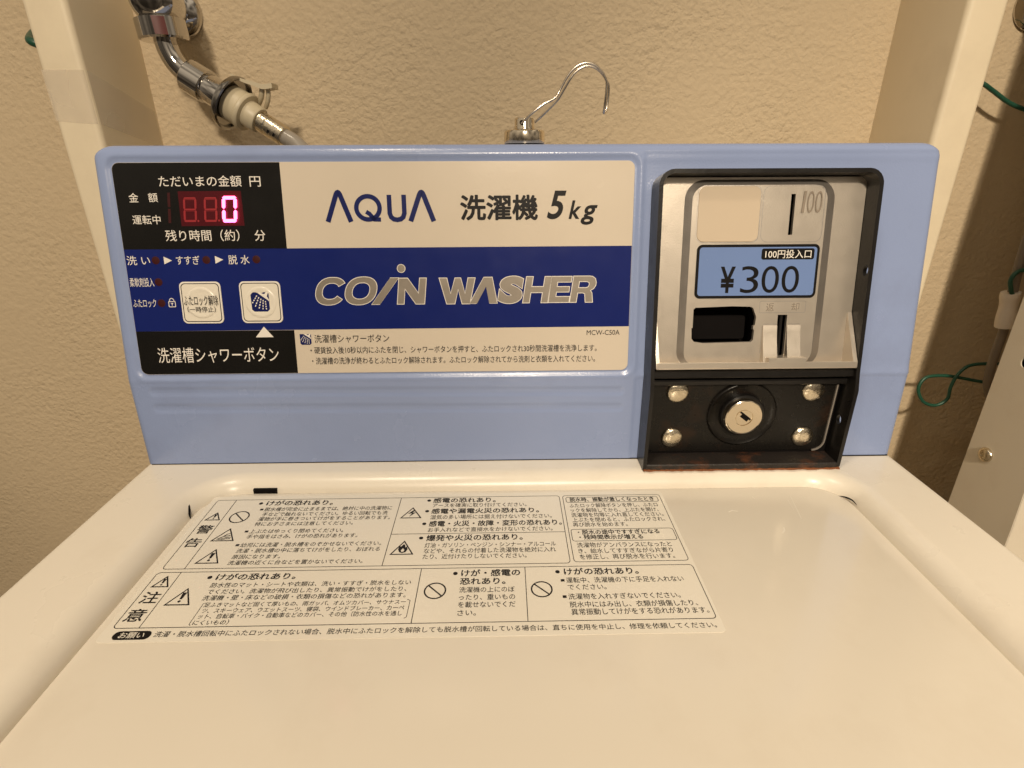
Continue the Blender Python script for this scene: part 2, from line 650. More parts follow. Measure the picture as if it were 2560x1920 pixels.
def ribbon(P, wd, closed=False):
    """outline of a stroked polyline"""
    P = [Vector((p[0], p[1])) for p in P]
    n = len(P)
    Lf, Rt = [], []
    for i in range(n):
        a = P[i - 1] if (i > 0 or closed) else P[i]
        b = P[(i + 1) % n] if (i < n - 1 or closed) else P[i]
        d1 = (P[i] - a)
        d2 = (b - P[i])
        d1 = d1.normalized() if d1.length > 1e-9 else d2.normalized()
        d2 = d2.normalized() if d2.length > 1e-9 else d1
        m_ = (d1 + d2)
        m_ = m_.normalized() if m_.length > 1e-6 else d1
        nn = Vector((-m_.y, m_.x))
        c = max(0.5, nn.dot(Vector((-d1.y, d1.x))))
        Lf.append(P[i] + nn * (wd / 2 / c))
        Rt.append(P[i] - nn * (wd / 2 / c))
    if closed:
        return [[tuple(p) for p in Lf], [tuple(p) for p in reversed(Rt)]]
    return [[tuple(p) for p in Lf] + [tuple(p) for p in reversed(Rt)]]


def strips(fr, lines, w):
    """flat printed strokes: list of (points, width, closed)"""
    V, F = [], []
    for P, wd, closed in lines:
        r_ = ribbon(P, wd, closed)
        k = len(V)
        if closed:
            A, B = r_[0], list(reversed(r_[1]))
            n = len(A)
            V += [fr(p[0], p[1], w) for p in A] + [fr(p[0], p[1], w) for p in B]
            F += [(k + i, k + (i + 1) % n, k + n + (i + 1) % n, k + n + i) for i in range(n)]
        else:
            n = len(P)
            lp = r_[0]
            V += [fr(p[0], p[1], w) for p in lp]
            F += [(k + i, k + i + 1, k + 2 * n - 2 - i, k + 2 * n - 1 - i) for i in range(n - 1)]
    return V, F


def sd_rr(x, y, x0, y0, x1, y1, r):
    """signed distance to a rounded rectangle"""
    cx, cy = (x0 + x1) / 2, (y0 + y1) / 2
    qx = abs(x - cx) - (x1 - x0) / 2 + r
    qy = abs(y - cy) - (y1 - y0) / 2 + r
    return math.hypot(max(qx, 0), max(qy, 0)) + min(max(qx, qy), 0) - r


def sstep(a, b, x):
    t = min(1, max(0, (x - a) / (b - a)))
    return t * t * (3 - 2 * t)


def grid_faces(nu, nv):
    return [(j * nu + i, j * nu + i + 1, (j + 1) * nu + i + 1, (j + 1) * nu + i) for j in range(nv - 1) for i in range(nu - 1)]


# ------------------------------------------------------------------ setting
def quad_sheet(name, P, m, kind='structure'):
    o = obj(name, [XYZ(*p) for p in P], [(0, 1, 2, 3)], m, None, False)
    o['kind'] = kind
    return o


WALL_Y = 241.0
FLOOR_Z = -900.0
wall = MB().add(*box(XYZ, -1500, 1500, WALL_Y, WALL_Y + 80, FLOOR_Z, 1500)).build('wall', M['wall'])
wall['kind'] = 'structure'
flo = MB().add(*box(XYZ, -1500, 1500, -1600, WALL_Y - 1, FLOOR_Z - 40, FLOOR_Z)).build('floor', M['floor'])
flo['kind'] = 'structure'


# ------------------------------------------------------------------ the two posts of the stand behind the washer
def make_post(x0, x1, label):
    t = thing('stand_post', (0.0005 * (x0 + x1), 0.1975, FLOOR_Z * .001), label, 'post', 'posts of the stand behind the washer')
    fr = lambda u, v, w: XYZ(u, v, w)
    P = rr(x0, 155, x1, 248, 4.5, 5)
    V = [XYZ(p[0], p[1], z) for z in (FLOOR_Z, 700) for p in P]
    n = len(P)
    F = [(i, (i + 1) % n, n + (i + 1) % n, n + i) for i in range(n)] + [tuple(range(n, 2 * n)), tuple(reversed(range(n)))]
    obj('upright', V, F, M['post'], t, True, 1.2)
    return t


post_l = make_post(-370, -336.7, 'cream upright post behind the left end of the blue panel')
post_r = make_post(346, 377.5, 'cream upright post behind the right end of the blue panel')
# the clear film wrapped round the left post: front face, then the inner face, its lower edge running down
tp = [(-369.0, 154.7), (-341.2, 154.7), (-338.2, 155.6), (-336.5, 159.5), (-336.4, 200), (-336.4, 239)]
V, F = [], []
for i, (x, y) in enumerate(tp):
    top = [262, 262, 262, 262, 250, 238][i]
    bot = [226, 224, 224, 223.6, 215, 207][i]
    for k in range(5):
        V.append(XYZ(x, y, bot + (top - bot) * k / 4))
for i in range(len(tp) - 1):
    for k in range(4):
        a = i * 5 + k
        F.append((a, a + 5, a + 6, a + 1))
obj('film_tape', V, F, M['tape'], post_l, True, 1.5, 'crinkled clear film wrapped round the post')

# ------------------------------------------------------------------ the washing machine
washer = thing('washing_machine', (0, -0.18, FLOOR_Z * .001), 'coin-operated top-loading washer with periwinkle blue control panel and black coin box', 'washer')


# ---- cabinet: top plate with the sunken lid well, round shoulders and the sides
def dense(lo, hi, fine, coarse, marks, reach):
    out, x = [], lo
    while x < hi - 1e-6:
        out.append(x)
        x += fine if any(abs(x - q) < reach or abs(x + fine - q) < reach for q in marks) else coarse
    return out + [hi]


LX0, LX1, LY0, LY1, LR = -211.5, 213.5, -470.0, -24.0, 24.0
xs = dense(-HALF, HALF, 1.5, 8, (-HALF, HALF, LX0 - 8, LX1 + 8, LX0 + 12, LX1 - 12), 14)
ys = dense(-500, 125, 1.5, 10, (LY1 + 7, LY1 - 12, -500, -470), 16)
V = []
for y in ys:
    for x in xs:
        s = sd_rr(x, y, LX0, LY0, LX1, LY1, LR)
        wd = 13.0
        z = 0.0
        if s < wd:
            k = max(0.0, s) / wd
            z = -14.0 * (1 - math.sqrt(max(0.0, 1 - (1 - k) ** 2)))
        e = min(HALF - abs(x), y + 500)
        if e < 3.5:
            z -= 3.5 - math.sqrt(max(0.0, 3.5 ** 2 - (3.5 - e) ** 2))
        V.append(XYZ(x, y, z))
nx, ny = len(xs), len(ys)
F = grid_faces(nx, ny)
rim = [i for i in range(nx)] + [j * nx + nx - 1 for j in range(1, ny)] + [(ny - 1) * nx + i for i in range(nx - 2, -1, -1)] + [j * nx for j in range(ny - 2, 0, -1)]
k0 = len(V)
V += [(V[i][0], V[i][1], -0.86) for i in rim]
nr = len(rim)
F += [(rim[i], rim[(i + 1) % nr], k0 + (i + 1) % nr, k0 + i) for i in range(nr)]
obj('cabinet', V, F, M['enamel'], washer, True, 0.7)
base = MB()
for sx in (-1, 1):
    for yy in (-450, 80):
        base = MB().add(*lathe([(22, FLOOR_Z), (24, FLOOR_Z + 12), (18, FLOOR_Z + 42)], XYZ, sx * 225, yy, 20))
        base.build('foot', M['steel_black'], washer)

# ---- lid
lid_out = rr(LX0 + 1.5, LY0 + 2, LX1 - 1.5, LY1 - 1.0, LR - 1, 10)
rings = [(0.0, -16), (0.0, -1.8), (0.25, -0.95), (0.8, -0.35), (1.8, 0.0)]
V, F = [], []
n = len(lid_out)
cx, cy = (LX0 + LX1) / 2, (LY0 + LY1) / 2
for ins, w in rings:
    P = rr(LX0 + 1.5 + ins, LY0 + 2 + ins, LX1 - 1.5 - ins, LY1 - 1.0 - ins, LR - 1 - ins, 10)
    V += [LID(p[0], p[1], w) for p in P]
for k in range(len(rings) - 1):
    F += [(k * n + i, k * n + (i + 1) % n, (k + 1) * n + (i + 1) % n, (k + 1) * n + i) for i in range(n)]
F.append(tuple(range((len(rings) - 1) * n, len(rings) * n)))
obj('lid', V, F, M['lidm'], washer, True, 1.0)
# black slot and the hinge gaps beside the lid
MB().add(*box(XYZ, -182, -166.3, -23.6, -20.6, -9.5, -6.2, 0.3)).build('lid_switch_slot', M['hole'], washer)
MB().add(*tube([(-209.0, -31.0, -8.4), (-213.0, -32.6, -5.6), (-216.2, -36.0, -4.2), (-215.6, -41, -5.0), (-213.0, -46, -7.4), (-210.6, -50, -9.4)], lambda t: 2.7 * (1 - t) * (0.35 + min(1, t * 4) * .65) + .3, 12, 6)).build('hinge_gap', M['hole'], washer)
MB().add(*tube([(206.5, -36.5, -8.3), (210.5, -39.5, -7.6), (212.6, -43.5, -7.4), (213.2, -47.5, -8.2)], lambda t: .42 * math.sin(math.pi * t) + .1, 10, 6)).build('hinge_gap', M['hole'], washer)

# ---- blue control panel housing: one moulded shell, swept profile with rounded ends
prof = []          # (y, z, ny, nz, zone, v)
a1 = math.atan2(YB, ZB)
N1 = (-math.cos(a1), math.sin(a1))
for i in range(54):
    t = i / 54
    f = sstep(0.86, 1.0, t)
    nyy = N1[0] * (1 - f * .5) + NY * f * .5
    nzz = N1[1] * (1 - f * .5) + NZ * f * .5
    prof.append((YB * t, ZB * t, nyy, nzz, 'low', ZB * t))
RT = 6.5
vtop = _len - 5.4
for i in range(94):
    v = vtop * i / 93
    f = 1 - sstep(0, 9, v)
    nyy = NY * (1 - f * .5) + N1[0] * f * .5
    nzz = NZ * (1 - f * .5) + N1[1] * f * .5
    prof.append((YB + TY * v, ZB + TZ * v, nyy, nzz, 'up', v))
yc, zc = YB + TY * vtop - NY * RT, ZB + TZ * vtop - NZ * RT
aa = math.atan2(NZ, NY)
for i in range(1, 9):
    a = aa + (math.pi / 2 - aa) * i / 8
    prof.append((yc + RT * math.cos(a), zc + RT * math.sin(a), math.cos(a), math.sin(a), 'top', 0))
ztop = zc + RT
for y in (45, 60, 75, 90, 104):
    prof.append((y, ztop, 0, 1, 'top', 0))
for i in range(1, 7):
    a = math.pi / 2 * (1 - i / 6)
    prof.append((104 + 6 * math.cos(a), ztop - 6 + 6 * math.sin(a), math.cos(a), math.sin(a), 'top', 0))
for z in (150, 80, 0.5):
    prof.append((110, z, 1, 0, 'top', 0))
us = dense(-HALF, HALF, 0.9, 1.8, (-HALF, HALF, 75.5, -254, 71.5), 9)
RS = 5.5


def panel_disp(u, zone, v):
    if zone == 'up':
        s = sd_rr(u, v, -254.5, 3.2, 71.6, 138.8, 5.5)
        h = -0.9 * (1 - sstep(-0.2, 2.4, s))
        h += 0.35 * math.exp(-((s - 3.4) / 1.6) ** 2)
        h -= 0.45 * sstep(75.0, 77.5, u) * sstep(0, 6, v)
        h += 0.30 * math.exp(-((v - 139) / 2.2) ** 2) * (1 if u > 76 else 0)
        return h
    if zone == 'low':
        c = -0.0090 * (u + 91)
        r1 = sd_rr(u, v - c, -251, 50.2, 69, 56.0, 2.9)
        r2 = sd_rr(u, v - c, -251, 38.2, 69, 44.0, 2.9)
        h = -0.55 * (1 - sstep(-1.3, 0.4, r1)) - 0.55 * (1 - sstep(-1.3, 0.4, r2))
        h -= 0.45 * sstep(75.0, 77.5, u)
        return h
    return 0.0


V = []
for (y, z, nyy, nzz, zone, v) in prof:
    dtop = ztop - z
    hw = HALF
    if dtop < 8 and zone != 'low':
        hw = HALF - (8 - math.sqrt(max(0, 64 - (8 - dtop) ** 2)))
    for u0 in us:
        u = u0 * hw / HALF
        e = hw - abs(u)
        h = panel_disp(u, zone, v)
        if e < RS:
            h -= RS - math.sqrt(max(0, RS * RS - (RS - e) ** 2))
        V.append(XYZ(u, y + nyy * h, z + nzz * h))
nu, nv = len(us), len(prof)
open_v = [j for j, q in enumerate(prof) if q[4] == 'up' and 11 < q[5] < 119]
F = [f for f in grid_faces(nu, nv) if not (f[0] // nu in open_v and 95 < us[f[0] % nu] < 204)]
F.append(tuple(j * nu for j in range(nv)))
F.append(tuple(reversed([j * nu + nu - 1 for j in range(nv)])))
obj('panel_housing', V, F, M['blue'], washer, True, 0.9)
# shadow gap strip where the panel meets the top plate, uneven at the left end
MB().add(*box(XYZ, -261, 262, -0.25, 3, 0.05, 0.55)).build('seam_gap', M['hole'], washer)

# ---- printed control label
W0 = -0.35                       # label surface depth in the panel frame
lab = MB()
ce = MB()
label = obj('control_label', *solid(PAN, rr(-253.3, 4.6, 70.4, 137.4, 4.4, 6), -0.95, W0, 0.12), M['cream'], washer, True, 0.5)
# black and navy fields
ro = rr(-253.1, 4.8, 70.2, 137.2, 4.3, 6)


def clip_field(poly):
    return poly


n6 = 7
tl = [p for p in ro[n6:2 * n6]]           # top-left corner arc (from top edge down to left edge)
bl = [p for p in ro[2 * n6:3 * n6]]       # bottom-left corner arc
black_top = [(-150.2, 137.2)] + tl + [(-253.1, 85.4), (-150.2, 85.4)]
black_bot = [(-150.2, 33.4), (-253.1, 33.4)] + bl + [(-150.2, 4.8)]
for P in (black_top, black_bot):
    obj('black_field', *sheet(PAN, [P], W0 + 0.05), M['black'], label, False)
obj('blue_band', *sheet(PAN, [[(-253.1, 33.4), (70.2, 34.0), (70.2, 85.8), (-253.1, 85.4)]], W0 + 0.05), M['navy'], label, False)
WI = W0 + 0.11


def words(items, w, m, name, parent, bold=0.0, shear=0.0, res=3, fr=PAN):
    b = MB()
    for s, u0, u1, v0, v1 in items:
        b.add(*text_box(fr, s, u0, u1, v0, v1, w, bold, shear, res))
    return b.build(name, m, parent, sm=False)


words([("ただいまの金額", -225.5, -174.6, 123.0, 129.6), ("円", -169.6, -162.8, 122.9, 129.0), ("金", -245.2, -239.3, 114.0, 119.5),
       ("額", -233.2, -227.4, 114.0, 119.5), ("運転中", -244.8, -227.4, 100.7, 106.3)], WI, M['ink_white'], 'amount_lettering', label, 0.004)
words([("残り時間（約）", -225.7, -179.3, 90.2, 97.3), ("分", -169.8, -163.0, 90.2, 96.9)], WI, M['ink_white'], 'time_lettering', label, 0.004)
words([("洗 い", -252.1, -237.5, 75.7, 81.5), ("すすぎ", -221, -206.2, 75.9, 81.4), ("脱 水", -188, -174.6, 75.8, 81.6),
       ("柔軟剤投入", -252.3, -236.9, 62.1, 67.8), ("ふたロック", -252.1, -237.3, 49.0, 54.2)], WI, M['ink_white'], 'stage_lettering', label, 0.003)
words([("洗濯槽シャワーボタン", -241, -161.8, 12.3, 22.5)], WI, M['ink_white'], 'shower_lettering', label, 0.0)
obj('stage_arrow', *sheet(PAN, [[(-228.7, 80.9), (-228.7, 76.2), (-223.6, 78.5)]], WI), M['ink_white'], label, False)
obj('stage_arrow', *sheet(PAN, [[(-196.3, 81.1), (-196.3, 76.4), (-191.2, 78.8)]], WI), M['ink_white'], label, False)
obj('pointer_triangle', *sheet(PAN, [[(-169.7, 35.9), (-175.6, 28.9), (-164.0, 28.9)]], WI + .03), M['ink_white'], label, False)
# padlock symbol
pk = MB().add(*strips(PAN, [(rr(-229.3, 49.2, -225.1, 52.6, 0.4, 2), 0.45, True), ([(-228.6, 52.7), (-228.6, 53.6), (-228.0, 54.4), (-227.2, 54.6), (-226.4, 54.4), (-225.8, 53.6), (-225.8, 52.7)], 0.45, False), ([(-227.9, 51.4), (-226.5, 51.4)], 0.5, False), ([(-227.2, 51.3), (-227.2, 50.0)], 0.5, False)], WI))
pk.build('padlock_symbol', M['ink_white'], label, sm=False)
for u, v in ((-233.9, 78.6), (-201.9, 78.7), (-170.2, 78.8), (-234.0, 65.0), (-233.9, 51.6)):
    obj('indicator_led', *lathe([(2.55, WI - .3), (2.5, WI + .02), (1.6, WI + .12), (0.4, WI + .14)], PAN, u, v, 24), M['led'], label)
# seven-segment display
obj('display_window', *solid(PAN, [(-214.8, 99.5), (-175.4, 99.6), (-175.6, 120.5), (-214.6, 120.4)], W0 - .2, WI), M['window'], label, False)


def seg(u0, v0, u1, v1, lit, sk=-0.9, wd=1.5):
    """list of segment polygons of one digit; sk leans it"""
    L = lambda a, b: (u0 + (u1 - u0) * a + sk * (1 - b) * 0, v0 + (v1 - v0) * b)
    h = wd / 2
    vm = (v0 + v1) / 2
    g = 0.28
    H = lambda v: [(u0 + g + h, v - h), (u1 - g - h, v - h), (u1 - g, v), (u1 - g - h, v + h), (u0 + g + h, v + h), (u0 + g, v)]
    S = lambda u, a, b: [(u - h, a + g + h), (u, a + g), (u + h, a + g + h), (u + h, b - g - h), (u, b - g), (u - h, b - g - h)]
    d = {'a': H(v1 - h), 'g': H(vm), 'd': H(v0 + h), 'b': S(u1 - h, vm, v1 - h), 'c': S(u1 - h, v0 + h, vm), 'f': S(u0 + h, vm, v1 - h), 'e': S(u0 + h, v0 + h, vm)}
    return [d[c] for c in lit]


def lean(P, v0):
    return [(p[0] + (p[1] - v0) * 0.085, p[1]) for p in P]


for (u0, u1) in ((-213.0, -204.8), (-200.2, -192.0)):
    obj('display_digit', *sheet(PAN, [lean(P, 102) for P in seg(u0, 102, u1, 116.8, 'abcdefg', wd=1.25)], WI + .06), M['segoff'], label, False, label='unlit figure eight of the display')
obj('display_digit', *sheet(PAN, [lean([(-222.6, 101.4), (-220.9, 101.4), (-220.9, 110), (-222.6, 110)], 102), lean([(-222.6, 111), (-220.9, 111), (-220.9, 119.6), (-222.6, 119.6)], 102)], WI + .03), M['led'], label, False, label='unlit figure one of the display')
obj('display_dot', *sheet(PAN, [circle(-203.9, 102.6, .65, n=12)], WI + .06), M['segoff'], label, False)
obj('display_dot', *sheet(PAN, [circle(-191.0, 102.8, .65, n=12)], WI + .06), M['segoff'], label, False)
lit = MB()
for P in seg(-188.4, 101.5, -179.2, 117.3, 'abcdef', wd=2.0):
    lit.add(*solid(PAN, lean(P, 102), WI + 1.0, WI + 1.3))
lit.build('lit_digit', M['segon'], label, sm=False, label='glowing pink red figure zero')

# buttons
def shower_icon(b_dark, b_white, u0, v0, u1, v1, w):
    W_, H_ = u1 - u0, v1 - v0
    q = lambda x, y: (u0 + x * W_, v0 + y * H_)
    body = [q(0.02, .98), q(.30, .98), q(.55, .90), q(.72, .98), q(.98, .98), q(.98, .14), q(.86, .02), q(.16, .02), q(.04, .12)]
    b_dark.add(*sheet(PAN, [body], w))
    head = [q(.42, .93), q(.90, .60), q(.97, .52), q(.97, .62), q(.88, .78), q(.97, 1.0), q(.84, 1.0), q(.76, .88), q(.60, .93), q(.50, .99)]
    b_white.add(*sheet(PAN, [head], w + .06))
    dash = []
    for k, (x, y, dx, dy) in enumerate(((.36, .82, -.30, -.42), (.46, .74, -.26, -.52), (.56, .66, -.16, -.54), (.67, .60, -.06, -.52), (.78, .54, .02, -.46))):
        for j in range(4):
            a, c = j / 4, j / 4 + 0.15
            dash.append(([q(x + dx * a, y + dy * a), q(x + dx * c, y + dy * c)], 0.055 * W_, False))
    b_white.add(*strips(PAN, dash, w + .06))


for i, u0 in enumerate((-221.2, -183.0)):
    u1 = u0 + 26.4
    v0, v1 = 38.3, 65.1
    b = obj('push_button', *solid(PAN, rr(u0, v0, u1, v1, 3.2, 6), W0, WI + .42, .18), M['ink_white'], label, True, .5,
            label=['push button with black lettering for the lid lock', 'push button with a blue shower symbol'][i])
    MBx = MB().add(*solid(PAN, rr(u0 + 1.0, v0 + 1.0, u1 - 1.0, v1 - 1.0, 2.6, 6), W0, WI + .47))
    o1 = MBx.build('button_outline', M['ink_black'], label, sm=False)
    MB().add(*solid(PAN, rr(u0 + 1.5, v0 + 1.5, u1 - 1.5, v1 - 1.5, 2.3, 6), W0, WI + .62, .12)).build('button_face', M['sticker'], label, sm=False)
    cu_, cv_ = (u0 + u1) / 2, (v0 + v1) / 2
    MB().add(*lathe([(10.2, WI + .56), (9.8, WI + .85), (9.0, WI + 1.05), (8.2, WI + 1.0), (7.4, WI + .84)], PAN, cu_, cv_, 40)).build('button_dome', M['sticker'], label, ang=1.0)
WB = WI + .92
bt = MB()
bt.add(*text_box(PAN, "ふたロック解除", -218.9, -197.0, 49.9, 56.4, WI + 1.12, 0.003))
bt.add(*text_box(PAN, "（一時停止）", -217.2, -199.1, 45.5, 49.3, WI + 1.12, 0.003))
bt.build('button_lettering', M['ink_dark'], label, sm=False)
for q in ((-176.2, 45.5, -164.0, 58.4, WB), (-147.1, 23.5, -139.4, 30.9, WI)):
    bd, bw = MB(), MB()
    shower_icon(bd, bw, *q)
    bd.build('shower_symbol', M['ink_navy'], label, sm=False)
    bw.build('shower_spray', M['ink_white'], label, sm=False)


# maker's name in rounded strokes
def arch(xa, xb, y0, y1, k):
    """inverted V with a rounded tip"""
    L_, R_ = Vector((xa, y0)), Vector((xb, y0))
    xm = (xa + xb) / 2
    tip = Vector((xm, y1 + 3.2))
    P = []
    for i in range(9):
        t = i / 8
        a = L_.lerp(tip, .80)
        c = R_.lerp(tip, .80)
        P.append((1 - t) ** 2 * a + 2 * t * (1 - t) * tip + t * t * c)
    return [tuple(L_)] + [tuple(p) for p in P] + [tuple(R_)]


aq = [(arch(-122.9, -108.3, 101.5, 118.0, 0), 3.1, False), (arch(-70.8, -56.2, 101.6, 117.8, 0), 3.1, False),
      (circle(-97.3, 109.9, 7.3, 7.0, 36), 2.8, True), ([(-98.6, 107.6), (-96.6, 106.4), (-93.6, 102.9), (-89.5, 102.8)], 2.6, False),
      ([(-83.8, 117.7), (-83.8, 106.6), (-83.0, 104.3), (-81.4, 103.0), (-79.2, 102.6), (-77.0, 103.0), (-75.4, 104.3), (-74.6, 106.6), (-74.6, 117.7)], 2.9, False)]
MB().add(*strips(PAN, aq, WI)).build('maker_lettering', M['ink_navy'], label, sm=False)
kb = MB()
kb.add(*text_box(PAN, "洗濯機", -39.4, 9.8, 101.9, 117.5, WI, 0.027, 0, 3))
kb.add(*text_box(PAN, "5", 15.4, 27.7, 102.4, 119.7, WI, 0, 0.28, 6, 0.022))
kb.add(*text_box(PAN, "k", 29.2, 37.2, 102.5, 113.8, WI, 0, 0.25, 6, 0.022))
kb.add(*text_box(PAN, "g", 36.9, 47.6, 98.9, 110.9, WI, 0, 0.25, 6, 0.022))
kb.build('capacity_lettering', M['ink_black'], label, sm=False)
# COIN WASHER, silver letters with a pale outline
let = [("C", -134.4, -114.9, 49.5, 67.2, .22), ("O", -115.4, -94.4, 49.5, 67.4, .22), ("N", -81.9, -62.3, 49.7, 66.4, .10), ("W", -54.2, -30.8, 49.6, 66.3, .0),
       ("S", -16.4, 0.6, 49.6, 67.2, .12), ("H", -0.2, 18.9, 49.9, 66.8, .16), ("E", 16.6, 32.1, 50.0, 66.8, .16), ("R", 30.6, 47.9, 50.0, 66.9, .16)]


def arc(cx, cy, rx, ry, a0, a1, n, p=2.3):
    out = []
    for k in range(n + 1):
        a = math.radians(a0 + (a1 - a0) * k / n)
        c, s = math.cos(a), math.sin(a)
        out.append((cx + rx * math.copysign(abs(c) ** (2 / p), c), cy + ry * math.copysign(abs(s) ** (2 / p), s)))
    return out


def glyph(ch):
    """heavy sans capitals in a unit box: list of loops"""
    if ch == 'O':
        return [arc(.5, .5, .5, .5, 0, 354, 59), arc(.5, .5, .275, .29, 0, 354, 59)]
    if ch == 'C':
        o = arc(.52, .5, .52, .5, 33, 327, 50)
        q = arc(.52, .5, .29, .29, 327, 33, 44)
        return [o[:] + [(.955, .33), (.735, .36)][1:0] + q]
    if ch == 'N':
        return [[(0, 0), (.25, 0), (.25, .58), (.68, 0), (1, 0), (1, 1), (.75, 1), (.75, .42), (.32, 1), (0, 1)]]
    if ch == 'W':
        return [[(0, 1), (.19, 0), (.42, 0), (.52, .56), (.62, 0), (.84, 0), (1.0, 1), (.80, 1), (.71, .40), (.60, 1), (.44, 1), (.31, .40), (.215, 1)]]
    if ch == 'H':
        return [[(0, 0), (.27, 0), (.27, .39), (.73, .39), (.73, 0), (1, 0), (1, 1), (.73, 1), (.73, .62), (.27, .62), (.27, 1), (0, 1)]]
    if ch == 'E':
        return [[(0, 0), (1, 0), (1, .23), (.33, .23), (.33, .40), (.93, .40), (.93, .61), (.33, .61), (.33, .78), (.98, .78), (.98, 1), (0, 1)]]
    if ch == 'R':
        o = [(0, 0), (.28, 0), (.28, .36), (.50, .36), (.58, .33), (.66, 0), (.97, 0), (.88, .36), (.80, .45)]
        o += [(.92, .52), (.99, .64), (.99, .76), (.93, .90), (.80, .985), (.66, 1), (0, 1)]
        return [o, [(.28, .56), (.28, .79), (.60, .79), (.69, .75), (.71, .67), (.68, .59), (.60, .56)]]


def shape_box(loops, u0, u1, v0, v1, sh, grow):
    L = [[(x + sh * y, y) for x, y in lp] for lp in loops]
    xs_ = [p[0] for lp in L for p in lp]
    ys_ = [p[1] for lp in L for p in lp]
    xa, xb, ya, yb_ = min(xs_), max(xs_), min(ys_), max(ys_)
    out = []
    for lp in L:
        Q = [(u0 + (x - xa) / (xb - xa) * (u1 - u0), v0 + (y - ya) / (yb_ - ya) * (v1 - v0)) for x, y in lp]
        if grow:
            area = sum(Q[k][0] * Q[(k + 1) % len(Q)][1] - Q[(k + 1) % len(Q)][0] * Q[k][1] for k in range(len(Q)))
            s_ = 1 if area > 0 else -1
            if lp is not L[0]:
                s_ = -s_
            G = []
            for k in range(len(Q)):
                a, c, d = Vector(Q[k - 1]), Vector(Q[k]), Vector(Q[(k + 1) % len(Q)])
                d1, d2 = (c - a).normalized(), (d - c).normalized()
                n1, n2 = Vector((d1.y, -d1.x)), Vector((d2.y, -d2.x))
                m_ = (n1 + n2)
                m_ = m_.normalized() if m_.length > .2 else n1
                G.append(tuple(c + m_ * s_ * grow / max(.5, m_.dot(n1))))
            Q = G
        out.append(Q)
    return out


o_, i_ = MB(), MB()
for s, a, b_, c, d_, sh in let:
    if s == 'S':
        o_.add(*text_box(PAN, s, a - .3, b_ + .3, c - .3, d_ + .3, WI, 0, sh, 6, 0.085))
        i_.add(*text_box(PAN, s, a + .15, b_ - .15, c + .15, d_ - .15, WI + .06, 0, sh, 6, 0.070))
        continue
    o_.add(*sheet(PAN, shape_box(glyph(s), a, b_, c, d_, sh, .22), WI))
    i_.add(*sheet(PAN, shape_box(glyph(s), a, b_, c, d_, sh, -.22), WI + .06))
polyI = [(-98.3, 49.8), (-93.0, 49.8), (-80.4, 66.5), (-85.8, 66.5)]
polyA = [(-34.6, 49.8), (-29.9, 49.8), (-23.9, 60.6), (-22.0, 49.9), (-16.9, 49.9), (-19.9, 66.4), (-25.3, 66.4)]
for P in (polyI, polyA):
    cxx = sum(p[0] for p in P) / len(P)
    cyy = sum(p[1] for p in P) / len(P)
    i_.add(*sheet(PAN, [P], WI + .06))
    o_.add(*sheet(PAN, [[(cxx + (p[0] - cxx) * 1.06, cyy + (p[1] - cyy) * 1.04) for p in P]], WI))
i_.add(*sheet(PAN, [circle(-78.3, 72.5, 2.35, n=28)], WI + .06))
o_.add(*sheet(PAN, [circle(-78.3, 72.5, 2.75, n=28)], WI))
o_.build('title_outline', M['ink_white'], label, sm=False)
i_.build('title_lettering', M['silver_ink'], label, sm=False)
words([("MCW-C50A", 42.3, 64.2, 28.4, 31.7)], WI, M['ink_black'], 'type_lettering', label, 0.0)
nb = MB()
nb.add(*text_box(PAN, "洗濯槽シャワーボタン", -137.4, -88.4, 24.8, 30.2, WI, 0.004))
nb.add(*text_box(PAN, "・硬貨投入後10秒以内にふたを閉じ、シャワーボタンを押すと、ふたロックされ30秒間洗濯槽を洗浄します。", -140.7, 49.2, 17.5, 22.2, WI, 0.006))
nb.add(*text_box(PAN, "・洗濯槽の洗浄が終わるとふたロック解除されます。ふたロック解除されてから洗剤と衣類を入れてください。", -140.2, 48.3, 10.4, 15.1, WI, 0.006))
nb.build('instruction_lettering', M['ink_dark'], label, sm=False)

# ---- coin box: black steel frame
def panel_pt(v, w):
    return (YB + TY * v + NY * w, ZB + TZ * v + NZ * w)


side_poly = [panel_pt(120, -1.5), (YB + 1, ZB), (1.2, 0.3), (-15.2, 0.3), (-16.6, 1.8)] + [(-16.6 + 0.9 * t, 1.8 + 56 * t) for t in (.33, .66, 1.0)] + [panel_pt(4, 17), panel_pt(60, 17), panel_pt(120, 17)]
fb = MB()
fb.add(*slab(SIDE, [side_poly], 81.5, 84.0))
fb.add(*slab(SIDE, [side_poly, circle(3.3, 132.3, 2.4, 3.3, 20), circle(-7.0, 33.0, 2.6, 3.4, 20)], 215.0, 217.5))
# rounded top: corner, top, corner
pa = [(82.75, 119.8)] + [(90.75 - 8 * math.cos(math.radians(a)), 120.3 + 8 * math.sin(math.radians(a))) for a in range(10, 91, 16)]
pa += [(216.25 - 8 + 8 * math.sin(math.radians(a)), 120.3 + 8 * math.cos(math.radians(a))) for a in range(0, 81, 16)] + [(216.25, 119.8)]
fb.add(*slab(PAN, ribbon(pa, 2.5), -1.5, 17.0))
frame = fb.build('coin_box_frame', M['steel_black'], washer, ang=0.5)
MB().add(*box(PAN, 84, 215, 1.2, 6.2, -1, 14.5, 0.8)).build('cross_bar', M['steel_black'], frame)
MB().add(*box(LOW, 84, 215, 58.5, 62.5, -3, 6, 0.8)).build('cross_bar', M['steel_black'], frame)
bt_ = MB().add(*solid(XYZ, rr(81.6, -16.7, 217.4, 2.5, 3.2, 5), 0.25, 4.6, 0.7))
bt_.build('bottom_rail', M['rust'], frame)
